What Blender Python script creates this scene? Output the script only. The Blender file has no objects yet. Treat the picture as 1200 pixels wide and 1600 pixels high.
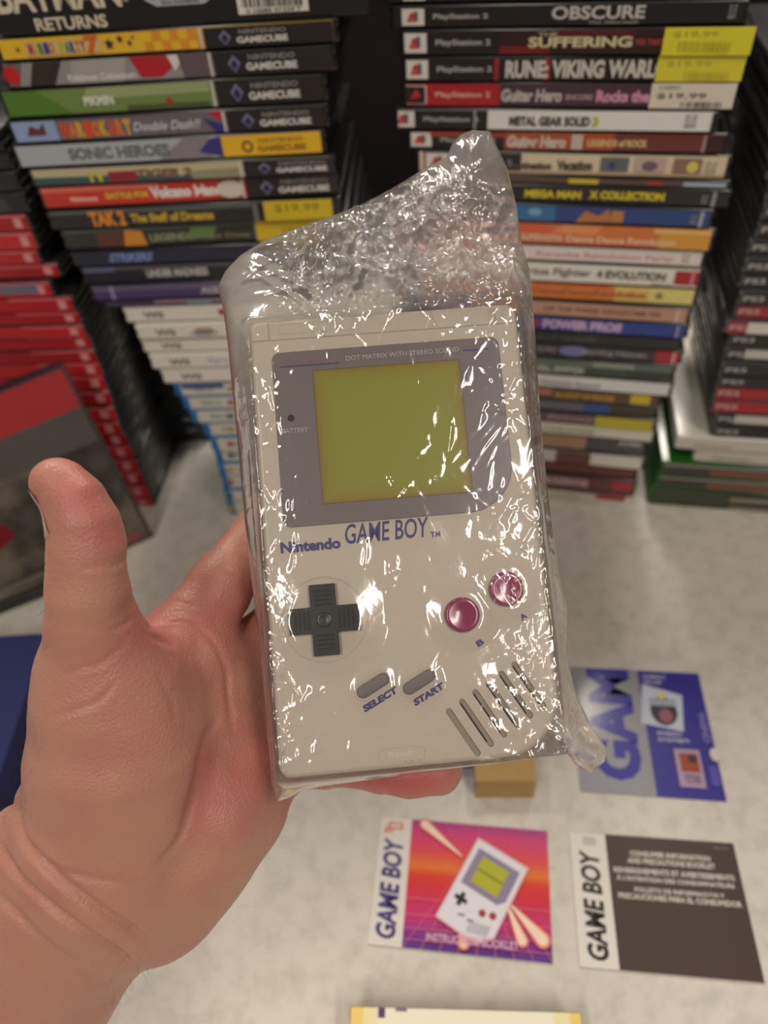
import bpy, bmesh, math, random
import numpy as np
from mathutils import Vector, Matrix
random.seed(7); np.random.seed(7)
C = bpy.context.scene.collection
SC = bpy.context.scene
R = math.radians

# ------------------------------------------------------------------ camera, world, lights, exposure
PITCH, ROLL, CAMH, FPX = R(46.0), R(5.0), 0.474, 1150.0
FWD = np.array([0, math.cos(PITCH), -math.sin(PITCH)])
_r = np.array([1.0, 0, 0]); _u = np.array([0, math.sin(PITCH), math.cos(PITCH)])
RT = _r*math.cos(ROLL) - _u*math.sin(ROLL)
UP = _u*math.cos(ROLL) + _r*math.sin(ROLL)
EYE = np.array([0, 0, CAMH])
cd = bpy.data.cameras.new('camera'); cam = bpy.data.objects.new('camera', cd); C.objects.link(cam)
cam.matrix_world = Matrix(((RT[0], UP[0], -FWD[0], 0), (RT[1], UP[1], -FWD[1], 0), (RT[2], UP[2], -FWD[2], CAMH), (0, 0, 0, 1)))
cd.sensor_fit = 'VERTICAL'; cd.sensor_height = 36; cd.sensor_width = 27; cd.lens = FPX*36/1600
cd.clip_start = 0.01
cd.dof.use_dof = True; cd.dof.focus_distance = 0.238; cd.dof.aperture_fstop = 8.0
SC.camera = cam
vs = SC.view_settings; vs.view_transform = 'Standard'; vs.look = 'None'; vs.gamma = 1; vs.use_curve_mapping = False
vs.exposure = 0.2
w = bpy.data.worlds.new('world'); SC.world = w; w.use_nodes = True
w.node_tree.nodes['Background'].inputs[0].default_value = (1, .95, .88, 1)
w.node_tree.nodes['Background'].inputs[1].default_value = 0.10
def lamp(x, y, z, sx, sy, power, rz=0):
    ld = bpy.data.lights.new('ceiling_lamp', 'AREA'); ld.shape = 'RECTANGLE'; ld.size = sx; ld.size_y = sy
    ld.energy = power; ld.color = (1, .91, .80)
    o = bpy.data.objects.new('ceiling_lamp', ld); C.objects.link(o); o.location = (x, y, z); o.rotation_euler = (0, 0, rz)
    return o
for x, y, p in ((-0.62, -0.95, 15), (0.72, -0.95, 15), (-0.7, 1.75, 26), (0.6, 1.75, 26)):
    lamp(x, y, 1.88, 0.14, 1.15, p)

# ------------------------------------------------------------------ helpers
def proj(P):
    d = np.array(P, float) - EYE; z = d @ FWD
    return np.array([600 + FPX*(d @ RT)/z, 800 - FPX*(d @ UP)/z])
def ray(px, py): return FWD + (px-600)/FPX*RT + (800-py)/FPX*UP
def at(px, py, depth): return EYE + ray(px, py)*depth
def on_z(px, py, z=0.0):
    d = ray(px, py); return EYE + d*((z-CAMH)/d[2])
def lin(c): return tuple(((v/255/12.92) if v/255 <= .04045 else ((v/255+.055)/1.055)**2.4) for v in c)
_m = {}
def mat(name, col, rough=.5, coat=0, metal=0, noise=0, nscale=40, bump=0, bscale=200, spec=.5, trans=0):
    key = (name, tuple(col), rough, coat)
    if key in _m: return _m[key]
    m = bpy.data.materials.new(name); m.use_nodes = True; nt = m.node_tree; b = nt.nodes['Principled BSDF']
    c = lin(col); b.inputs['Base Color'].default_value = (*c, 1); b.inputs['Roughness'].default_value = rough
    b.inputs['Coat Weight'].default_value = coat; b.inputs['Coat Roughness'].default_value = .12
    b.inputs['Metallic'].default_value = metal; b.inputs['Specular IOR Level'].default_value = spec
    if trans: b.inputs['Transmission Weight'].default_value = trans
    if noise or bump: tc = nt.nodes.new('ShaderNodeTexCoord')
    if noise:
        n = nt.nodes.new('ShaderNodeTexNoise'); n.inputs['Scale'].default_value = nscale; n.inputs['Detail'].default_value = 6
        nt.links.new(tc.outputs['Object'], n.inputs['Vector'])
        mx = nt.nodes.new('ShaderNodeMix'); mx.data_type = 'RGBA'
        mx.inputs[6].default_value = (*[v*(1-noise) for v in c], 1); mx.inputs[7].default_value = (*[min(1, v*(1+noise)) for v in c], 1)
        nt.links.new(n.outputs['Fac'], mx.inputs[0]); nt.links.new(mx.outputs[2], b.inputs['Base Color'])
    if bump:
        n2 = nt.nodes.new('ShaderNodeTexNoise'); n2.inputs['Scale'].default_value = bscale; n2.inputs['Detail'].default_value = 3
        nt.links.new(tc.outputs['Object'], n2.inputs['Vector'])
        bp = nt.nodes.new('ShaderNodeBump'); bp.inputs['Strength'].default_value = bump; bp.inputs['Distance'].default_value = .001
        nt.links.new(n2.outputs['Fac'], bp.inputs['Height']); nt.links.new(bp.outputs[0], b.inputs['Normal'])
    _m[key] = m; return m
def ink(col): return mat('printed_paper', col, .42, .25)
def tag(o, label=None, cat=None, group=None, kind=None):
    if label: o['label'] = label
    if cat: o['category'] = cat
    if group: o['group'] = group
    if kind: o['kind'] = kind
    return o
def empty(name, loc=(0, 0, 0), rz=0):
    o = bpy.data.objects.new(name, None); C.objects.link(o); o.location = loc; o.rotation_euler = (0, 0, rz); o.empty_display_size = .01
    return o
_tx = {}
def text_poly(s, bold=0.0, shear=0.0):
    key = (s, bold, shear)
    if key in _tx: return _tx[key]
    cu = bpy.data.curves.new('t', 'FONT'); cu.body = s; cu.offset = bold; cu.shear = shear; cu.resolution_u = 3
    ob = bpy.data.objects.new('t', cu); C.objects.link(ob)
    me = ob.to_mesh(); v = np.array([p.co[:] for p in me.vertices]); f = [tuple(p.vertices) for p in me.polygons]
    ob.to_mesh_clear(); bpy.data.objects.remove(ob); bpy.data.curves.remove(cu)
    v = v[:, :2]; mn = v.min(0); sz = v.max(0)-mn; v = (v-mn)/sz
    _tx[key] = (v, f, sz[0]/sz[1]); return _tx[key]
class MB:
    def __init__(s): s.v = []; s.f = []; s.mi = []; s.mats = []
    def m(s, m):
        if m not in s.mats: s.mats.append(m)
        return s.mats.index(m)
    def add(s, vs, fs, m):
        k = len(s.v); s.v += [tuple(p) for p in vs]; i = s.m(m)
        for f in fs: s.f.append(tuple(k+a for a in f)); s.mi.append(i)
    def box(s, x0, x1, y0, y1, z0, z1, m):
        s.add([(x, y, z) for z in (z0, z1) for y in (y0, y1) for x in (x0, x1)],
              [(0, 2, 3, 1), (4, 5, 7, 6), (0, 1, 5, 4), (2, 6, 7, 3), (0, 4, 6, 2), (1, 3, 7, 5)], m)
    def build(s, name, parent=None, bevel=0, seg=2, smooth=False):
        me = bpy.data.meshes.new(name); me.from_pydata(s.v, [], s.f)
        for m in s.mats: me.materials.append(m)
        me.polygons.foreach_set('material_index', s.mi)
        if smooth: me.polygons.foreach_set('use_smooth', [True]*len(s.f))
        me.update(); o = bpy.data.objects.new(name, me); C.objects.link(o)
        if bevel:
            b = o.modifiers.new('b', 'BEVEL'); b.width = bevel; b.segments = seg; b.limit_method = 'ANGLE'; b.angle_limit = R(50); b.harden_normals = False
        if parent: o.parent = parent
        return o
# flat artwork drawn on a plane: frame = (origin, xdir, ydir, normal)
class Art:
    def __init__(s, mb, o, x, y, n, step=6e-5):
        s.mb = mb; s.o = np.array(o, float); s.x = np.array(x, float); s.y = np.array(y, float); s.n = np.array(n, float); s.k = 0; s.step = step
    def P(s, a, b, lift=None): return s.o + s.x*a + s.y*b + s.n*(s.step*s.k)
    def poly(s, pts, col, m=None):
        s.k += 1; s.mb.add([s.P(a, b) for a, b in pts], [tuple(range(len(pts)))], m or ink(col))
    def rect(s, x0, x1, y0, y1, col, m=None): s.poly([(x0, y0), (x1, y0), (x1, y1), (x0, y1)], col, m)
    def text(s, t, x0, x1, y0, y1, col, bold=.02, shear=0.0, rot=0, m=None):
        s.k += 1; v, f, ar = text_poly(t, bold, shear); c, q = math.cos(rot), math.sin(rot)
        cx, cy, w_, h_ = (x0+x1)/2, (y0+y1)/2, x1-x0, y1-y0
        pts = []
        for a, b in v:
            dx, dy = (a-.5)*w_, (b-.5)*h_; pts.append(s.P(cx+dx*c-dy*q, cy+dx*q+dy*c))
        s.mb.add(pts, f, m or ink(col))
    def disc(s, cx, cy, rx, ry, col, n=20, m=None):
        s.poly([(cx+rx*math.cos(2*math.pi*i/n), cy+ry*math.sin(2*math.pi*i/n)) for i in range(n)], col, m)
    def star(s, cx, cy, r, col):
        s.poly([(cx+(r if i % 2 == 0 else r*.42)*math.sin(math.pi*i/5), cy+(r if i % 2 == 0 else r*.42)*math.cos(math.pi*i/5)) for i in range(10)], col)

# ------------------------------------------------------------------ the setting
tm = bpy.data.materials.new('white_laminate'); tm.use_nodes = True; nt = tm.node_tree; b = nt.nodes['Principled BSDF']
tc = nt.nodes.new('ShaderNodeTexCoord'); n1 = nt.nodes.new('ShaderNodeTexNoise'); n1.inputs['Scale'].default_value = 75; n1.inputs['Detail'].default_value = 8; n1.inputs['Roughness'].default_value = .65
cr = nt.nodes.new('ShaderNodeValToRGB'); cr.color_ramp.elements[0].position = .28; cr.color_ramp.elements[0].color = (*lin((190, 185, 174)), 1)
cr.color_ramp.elements[1].position = .55; cr.color_ramp.elements[1].color = (*lin((212, 207, 197)), 1)
nt.links.new(tc.outputs['Object'], n1.inputs['Vector']); nt.links.new(n1.outputs['Fac'], cr.inputs[0]); nt.links.new(cr.outputs[0], b.inputs['Base Color'])
b.inputs['Roughness'].default_value = .45
t = empty('display_table', (0, 0.2, 0)); tag(t, 'white laminate display table under the game stacks and booklets', 'table')
mb = MB(); mb.box(-1.0, 1.0, -.6, .62, -.03, 0, tm); o = mb.build('tabletop', t, .003)
for x in (-.93, .93):
    for y in (-.53, .55):
        mb = MB(); mb.box(x-.02, x+.02, y-.02, y+.02, -.75, -.03, mat('grey_steel', (90, 90, 92), .4, metal=.6)); mb.build('leg', t, .003)
def struct(name, x0, x1, y0, y1, z0, z1, m):
    mb = MB(); mb.box(x0, x1, y0, y1, z0, z1, m); o = mb.build(name); o['kind'] = 'structure'; return o
struct('floor', -2.5, 2.5, -3, 2.35, -.80, -.75, mat('grey_carpet', (70, 68, 66), .95, noise=.25, nscale=60))
struct('wall_back', -2.5, 2.5, 2.30, 2.35, -.75, 1.95, mat('black_fabric_wall', (13, 10, 10), .95, noise=.2, nscale=30))
struct('ceiling', -2.5, 2.5, -3, 2.35, 1.95, 2.0, mat('ceiling_tile', (205, 200, 190), .9, noise=.06, nscale=15))

# ------------------------------------------------------------------ game cases
class Stack:
    """a pile whose spines lie in one upright plane through B, heading along u"""
    def __init__(s, base, yaw, refx):
        s.B = np.array([base[0], base[1], 0.0]); s.a = yaw; s.u = np.array([math.cos(yaw), math.sin(yaw), 0]); s.n = np.array([-s.u[1], s.u[0], 0]); s.refx = refx
    def hit(s, px, py):
        d = ray(px, py); t = ((s.B-EYE) @ s.n)/(d @ s.n); return EYE + d*t
    def height(s, py): return s.hit(s.refx, py)[2]
    def uof(s, px, z):
        g = lambda q: proj(s.B + s.u*q + np.array([0, 0, z]))[0]-px
        a, b_ = -.2, .2
        for _ in range(12):
            ga, gb = g(a), g(b_)
            if abs(gb-ga) < 1e-9: break
            a, b_ = b_, b_ - gb*(b_-a)/(gb-ga)
        return b_
PL = dict(black=mat('black_case_plastic', (26, 25, 27), .3, .3, bump=.05), white=mat('white_case_plastic', (226, 222, 210), .32, .3),
          red=mat('red_case_plastic', (176, 22, 30), .28, .5), blue=mat('blue_case_plastic', (20, 104, 168), .3, .4),
          green=mat('green_case_plastic', (30, 92, 18), .3, .4), grey=mat('smoky_clear_plastic', (74, 73, 76), .22, .5),
          smoke=mat('dark_smoky_plastic', (40, 39, 41), .22, .5), paper=mat('booklet_pages', (206, 198, 182), .8))
def make_case(L, D, t, plastic, name='game_case'):
    root = empty(name)
    g = min(.0011, t*.1); e = .0014
    mb = MB(); P = PL[plastic]
    mb.box(0, L, .0, D, t/2+g/2, t, P); o1 = mb.build('lid', root, .0016, 3, True)
    mb = MB(); mb.box(0, L, .0, D, 0, t/2-g/2, P); mb.build('tray', root, .0016, 3, True)
    mb = MB(); mb.box(.0012, L-.0012, -.0004, D-.0015, .0016, t-.0016, P); 
    # hinge ribs seen on both short ends
    for k in range(3):
        y = D*(.3+.25*k); mb.box(-.0003, L+.0003, y, y+.012, t*.38, t*.62, P)
    mb.build('spine_shell', root, .0006, 1)
    return root
def place(st, y0, y1, px, side, L, D, plastic, label, group, prints, stickers=(), name='game_case', z=None, jit=1, insert=(.003, .0012), z_off=0):
    z0 = st.height(y1) if z is None else z[0]; z1 = st.height(y0) if z is None else z[1]
    zm = (z0+z1)/2; t_ = z1-z0
    u = st.uof(px, zm); u0 = u if side == 'l' else u-L
    root = make_case(L, D, t_-.0001, plastic, name)
    p = st.B + st.u*u0; dy = random.uniform(0, .004)*jit
    p = p + st.n*dy
    root.location = (p[0], p[1], z0); root.rotation_euler = (0, 0, st.a + R(random.uniform(-.7, .7))*jit)
    tag(root, label, 'video game case', group)
    X = lambda q: st.uof(q, zm)-u0                       # where along the spine a mark sits
    if prints is not None:
        mb = MB(); ins, mz = insert
        base = prints[0]
        mb.box(ins, L-ins, -.0009, -.0004, mz, t_-mz, ink(base))
        a = Art(mb, (0, -.0009, 0), (1, 0, 0), (0, 0, 1), (0, -1, 0))
        zz = lambda f: mz + (t_-2*mz)*f
        cl = lambda v: min(L-ins, max(ins, v))
        for it in prints[1:]:
            k = it[0]
            if k == 'r': a.rect(cl(X(it[1])), cl(X(it[2])), zz(it[3]), zz(it[4]), it[5])
            elif k == 't':
                a.text(it[1], X(it[2]), X(it[3]), zz(it[4]), zz(it[5]), it[6], *(it[7:]))
            elif k == 'm':
                n_ = len(it[1]); sp = (it[3]-it[2])/n_
                for q, ch in enumerate(it[1]):
                    if ch != ' ': a.k -= 1 if q else 0; a.text(ch, X(it[2]+sp*q), X(it[2]+sp*(q+.96)), zz(it[4]), zz(it[5]), it[6][q % len(it[6])], .07)
            elif k == 'd': h = (zz(it[3])-zz(0)); r_ = it[4]*(t_-2*mz); a.disc(X(it[1]), zz(it[2]), r_*it[3], r_, it[5])
            elif k == 's': a.star(X(it[1]), zz(it[2]), it[3]*t_, it[4])
            elif k == 'p': a.poly([(cl(X(q)), zz(f)) for q, f in it[1]], it[2])
        mb.build('spine_insert', root)
    for sx0, sx1, f0, f1, col, items in stickers:
        mb = MB(); mb.box(X(sx0), X(sx1), -.0019, -.0016, t_*f0, t_*f1, mat('sticker_paper', col, .5))
        a = Art(mb, (0, -.0019, 0), (1, 0, 0), (0, 0, 1), (0, -1, 0))
        for it in items:
            if it[0] == 't': a.text(it[1], X(it[2]), X(it[3]), t_*it[4], t_*it[5], it[6])
            elif it[0] == 'bar':
                q = it[1]
                while q < it[2]:
                    w_ = random.choice((1.2, 2, 3)); a.rect(X(q), X(q+w_), t_*it[3], t_*it[4], it[5]); q += w_+random.choice((1.5, 2.5, 3))
        s_ = mb.build('price_sticker', root); s_['label'] = 'price sticker with a barcode'
    return root
BK = (24, 22, 24); WH = (226, 222, 214)
# --- left pile: GameCube and other spines over white and blue Wii cases
LA = R(-5.5)
SL = Stack((-.201, .4761), LA, 300)
def gc(x0=338):      # black end panel with the cube mark and the two-line console name
    return [('r', x0, 560, 0, 1, (34, 31, 33)), ('r', x0-7, x0-3, 0, 1, (210, 205, 200)),
            ('p', [(x0+22, .5), (x0+32, .85), (x0+42, .5), (x0+32, .12)], (120, 122, 160)), ('p', [(x0+26, .45), (x0+32, .7), (x0+38, .45), (x0+32, .2)], (40, 40, 70)),
            ('t', 'NINTENDO', x0+55, x0+128, .62, .85, (150, 145, 145)), ('t', 'GAMECUBE', x0+50, x0+130, .18, .5, (220, 216, 212), .04)]
Lg = 'game cases in the left pile'
YS = (216, 190, 40)
rowsL = [
 (40, 80, -8, 'black', 'black game case with yellow spine, checks and small dark stars', [(236, 190, 44)] + [('r', 225+i*14, 239+i*14, .5*((i) % 2), .5*((i) % 2)+.5, (226, 150, 40)) for i in range(7)] + [('r', 40, 157, .14, .8, (206, 190, 130)), ('m', 'MARIO PARTY', 44, 134, .18, .76, [(176, 36, 50), (200, 176, 40), (40, 120, 60), (50, 60, 150), (216, 110, 40)]), ('t', '7', 134, 156, .05, .98, (216, 100, 40), .08), ('s', 171, .5, .26, (30, 32, 66)), ('s', 189, .72, .18, (30, 32, 66)), ('s', 203, .5, .14, (30, 32, 66)), ('s', 28, .5, .12, (30, 32, 66)), ('s', 210, .78, .09, (30, 32, 66))] + gc(320), []),
 (80, 125, 0, 'black', 'black game case with silver spine and a red patch, second below the big top box', [(150, 146, 142), ('p', [(0, 0), (0, 1), (38, 1), (24, 0)], (110, 104, 100)), ('p', [(40, 0), (55, 1), (100, 1), (80, 0)], (52, 42, 38)), ('p', [(104, 0), (116, 1), (200, 1), (190, 0)], (170, 166, 160)), ('p', [(205, 1), (262, 1), (270, .5), (250, .1), (218, .1)], (186, 28, 42)), ('p', [(265, 1), (292, 1), (272, .3)], (225, 220, 218)), ('p', [(285, 0), (280, 1), (328, 1), (328, 0)], (100, 86, 92)), ('d', 17, .5, 1, .4, (200, 24, 34)), ('t', 'Pokémon Colosseum', 103, 210, .12, .42, (236, 232, 226), .02)] + gc(334), []),
 (125, 172, 0, 'black', 'black game case with green meadow spine', [(116, 140, 76), ('p', [(0, 0), (0, 1), (60, 1), (110, 0)], (84, 128, 40)), ('p', [(130, .55), (140, 1), (328, 1), (328, .6)], (158, 170, 120)), ('t', 'PIKMIN', 130, 176, .3, .66, (236, 236, 226), .03), ('d', 262, .3, 1.3, .14, (170, 50, 40)), ('r', 195, 325, .02, .22, (84, 90, 56))] + gc(338), []),
 (172, 211, 15, 'black', 'black game case with a racing title in orange letters on its spine', [(110, 104, 112), ('r', 10, 90, 0, 1, (150, 170, 210)), ('m', 'MARIOKART', 96, 206, .08, .88, [(222, 80, 34), (230, 120, 30), (222, 170, 40)]), ('t', 'Double Dash!!', 208, 314, .25, .7, (206, 206, 214), .02, .3), ('p', [(325, 1), (350, 1), (350, .5)], (196, 30, 50)), ('p', [(320, .7), (352, .3), (352, 0), (335, 0)], (50, 48, 130)), ('p', [(42, .3), (50, .8), (62, .6), (72, .9), (72, .3)], (110, 50, 60))] + gc(356), []),
 (211, 250, 22, 'black', 'black game case with silver spine and yellow end panel', [(176, 184, 190), ('p', [(245, 0), (290, 1), (330, 1), (330, 0)], (140, 132, 140)), ('p', [(310, .3), (330, .9), (348, 1), (348, 0)], (60, 52, 130)), ('t', 'SONIC HEROES', 108, 266, .2, .8, (112, 112, 116), .05), ('r', 348, 508, 0, 1, (238, 186, 40)), ('d', 387, .45, 1, .3, (110, 84, 24)), ('d', 387, .45, 1, .17, (238, 186, 40)), ('t', 'NINTENDO', 405, 475, .6, .82, (150, 112, 30)), ('t', 'GAMECUBE', 402, 478, .18, .48, (150, 112, 30), .04)], []),
 (250, 281, 46, 'black', 'black game case with cream and teal spine, a yellow word and a red one', [(196, 186, 148), ('p', [(46, 0), (46, .5), (200, .45), (300, .2), (300, 0)], (50, 88, 92)), ('t', 'TY', 135, 166, .08, .62, (210, 196, 40), .06), ('r', 170, 215, .06, .7, (150, 30, 44)), ('t', 'TIGER 2', 214, 300, .2, .75, (120, 88, 60), .05, .2), ('p', [(300, 0), (300, .5), (378, .6), (378, 0)], (150, 150, 116))] + gc(382), []),
 (281, 318, 60, 'black', 'black game case with bright red spine', [(206, 50, 34), ('r', 60, 250, .75, 1, (226, 110, 92)), ('t', 'Nicktoons', 108, 150, .25, .5, (246, 200, 180), .04), ('t', 'BATTLE FOR', 164, 232, .3, .62, (226, 190, 50), .05), ('t', 'Volcano Island', 234, 346, .22, .8, (238, 232, 226), .06), ('p', [(340, 0), (345, 1), (378, 1), (378, 0)], (150, 60, 50)), ('d', 360, .5, 1.6, .45, (220, 210, 200))] + gc(384), []),
 (318, 351, 75, 'black', 'black game case with orange and gold dream title on its spine', [(34, 36, 36), ('r', 75, 395, .82, 1, (96, 100, 102)), ('t', 'TAK 2', 140, 196, .05, .95, (226, 140, 40), .06), ('t', 'The Staff of Dreams', 204, 334, .2, .72, (206, 172, 44), .05)], [(414, 520, .1, 1.0, YS, [('t', '$19.99', 430, 500, .45, .85, (160, 130, 30))])]),
 (351, 385, 95, 'black', 'black game case with green smudge and orange figure on its dark spine', [(44, 48, 44), ('r', 95, 395, .85, 1, (90, 94, 90)), ('r', 150, 195, 0, .8, (100, 50, 40)), ('p', [(190, 0), (196, .9), (222, .8), (226, 0)], (216, 140, 40)), ('t', 'LEGENDS', 232, 300, .2, .6, (150, 152, 120), .04), ('p', [(290, .3), (300, .95), (340, .9), (330, .2)], (100, 130, 70)), ('t', 'of the Deep', 300, 390, .15, .5, (130, 124, 96), .03)], [(400, 505, .05, 1.0, (220, 188, 44), [('bar', 440, 490, .2, .6, (170, 140, 40))])]),
 (385, 411, 112, 'black', 'black game case with navy spine and pale blue slanted title', [(30, 34, 60), ('t', 'STRIKERS', 170, 240, .2, .85, (120, 140, 196), .05, .4)], []),
 (411, 441, 126, 'black', 'black game case with grey top band and silver title', [(26, 26, 34), ('r', 126, 180, .7, 1, (96, 100, 140)), ('r', 180, 420, .8, 1, (88, 86, 90)), ('t', 'UNDER MADNESS', 228, 324, .25, .75, (190, 186, 186), .05)], []),
 (441, 467, 140, 'black', 'black game case with purple spine', [(74, 62, 104), ('r', 140, 420, .6, 1, (104, 92, 124)), ('r', 172, 178, 0, 1, (150, 140, 170)), ('t', 'AGE', 312, 345, .2, .7, (180, 176, 186), .05)], []),
 (467, 480, 158, 'black', 'thin dark case with mauve spine under the purple one', [(70, 58, 84), ('r', 240, 420, .4, 1, (150, 124, 140)), ('r', 290, 330, 0, .6, (110, 150, 160))], []),
]
wii = [(480, 506, 192, 'topmost'), (506, 530, 212, 'second'), (530, 553, 220, 'third'), (553, 577, 234, 'fourth'), (577, 600, 252, 'lowest')]
for y0, y1, x, nm in wii:
    p = [(228, 223, 210), ('t', 'Wii', x+30, x+62, .25, .75, (110, 108, 106), .04), ('r', x+2, 520, 0, .08, (180, 176, 168))]
    if nm == 'topmost': p.append(('d', 346, .55, 1, .25, (150, 60, 64)))
    if nm == 'second': p += [('p', [(296, .3), (310, .8), (330, .8), (342, .3)], (170, 140, 90)), ('r', 305, 330, .2, .5, (120, 140, 160))]
    if nm == 'fourth': p.append(('t', 'Sports', 325, 390, .3, .7, (150, 160, 190), .02))
    rowsL.append((y0, y1, x, 'white', 'white game case in the left pile, %s of the five all-white ones' % nm, p, []))
ws = [600, 621, 642, 663, 684, 705, 726, 746, 766, 784, 802]; wl = [270, 283, 296, 316, 328, 334, 340, 345, 350, 355]
wn = ['topmost', 'second', 'third', 'fourth', 'fifth', 'sixth', 'seventh', 'eighth', 'ninth', 'lowest']
for i in range(10):
    x = wl[i]; p = [(214, 210, 198), ('r', x, x+13, 0, 1, (24, 112, 176)), ('t', 'Wii U', x+30, x+62, .3, .7, (90, 140, 150), .03), ('d', 360, .5, 1, .25, ((170, 150, 70), (160, 80, 90), (80, 90, 100))[i % 3])]
    if i == 0: p.append(('r', 285, 350, .6, 1, (60, 80, 140)))
    rowsL.append((ws[i], ws[i+1], x, 'blue', 'blue plastic case with white spine under the all-white ones, %s of the blue ones' % wn[i], p, []))
zb = [SL.height(r[1]) for r in rowsL]; off = zb[-1]
for r in rowsL:
    y0, y1, x, pl, lab, pr, stk = r
    z0, z1 = SL.height(y1), SL.height(y0); 
    if r is rowsL[-1]: z0 = 0
    if pr[0] is not None and y0 < 480:
        xr = 400 if y0 >= 318 else None
        if y0 >= 318 and y0 < 411: pr = pr + [('r', 396, 404, 0, 1, (110, 108, 108)), ('r', 404, 560, 0, 1, (30, 28, 30))]
    place(SL, y0, y1, x, 'l', .190, .135, pl, lab, Lg, pr, stk, z=(z0, z1))
    print('L', y0, round((z1-z0)*1000, 1))
# big black top box
z0 = SL.height(40); z1 = z0+.034
u0 = SL.uof(-18, z0+.015)
bx = empty('game_box'); p = SL.B+SL.u*u0; bx.location = (p[0], p[1], z0); bx.rotation_euler = (0, 0, LA)
tag(bx, 'large black game box with white and silver lettering lying on top of the left pile', 'video game box')
mb = MB(); mb.box(0, .2, 0, .13, 0, .034, mat('black_card', (26, 25, 26), .4, .2)); mb.build('box_shell', bx, .0012, 2)
mb = MB(); X = lambda q: SL.uof(q, z0+.006)-u0
a = Art(mb, (0, -.0001, 0), (1, 0, 0), (0, 0, 1), (0, -1, 0)); FS = (216, 206, 180)
a.text('BATMAN', X(6), X(196), .0105, .026, FS, .03); a.text('TM', X(196), X(206), .0125, .0145, FS)
a.text('RETURNS', X(54), X(166), .0018, .0078, FS, .03)
a.poly([(X(226), .018), (X(232), .0125), (X(248), .0095), (X(322), .0095), (X(338), .0125), (X(342), .018), (X(342), .024), (X(226), .024)], (176, 176, 190))
a.text('GENESIS', X(234), X(334), .0125, .021, (50, 56, 110), .06); 
a.text('SEGA TRADEMARK', X(256), X(316), .0103, .0117, (60, 60, 80))
a.rect(X(372), X(482), .0035, .030, (228, 224, 212))
q = 380
while q < 472:
    w_ = random.choice((1.5, 2.5, 4)); a.rect(X(q), X(q+w_), .0065, .028, (60, 58, 56)); q += w_+random.choice((2, 3))
a.text('0 10086 01234 7', X(385), X(470), .0042, .006, (60, 58, 56))
mb.build('box_lettering', bx)

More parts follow.
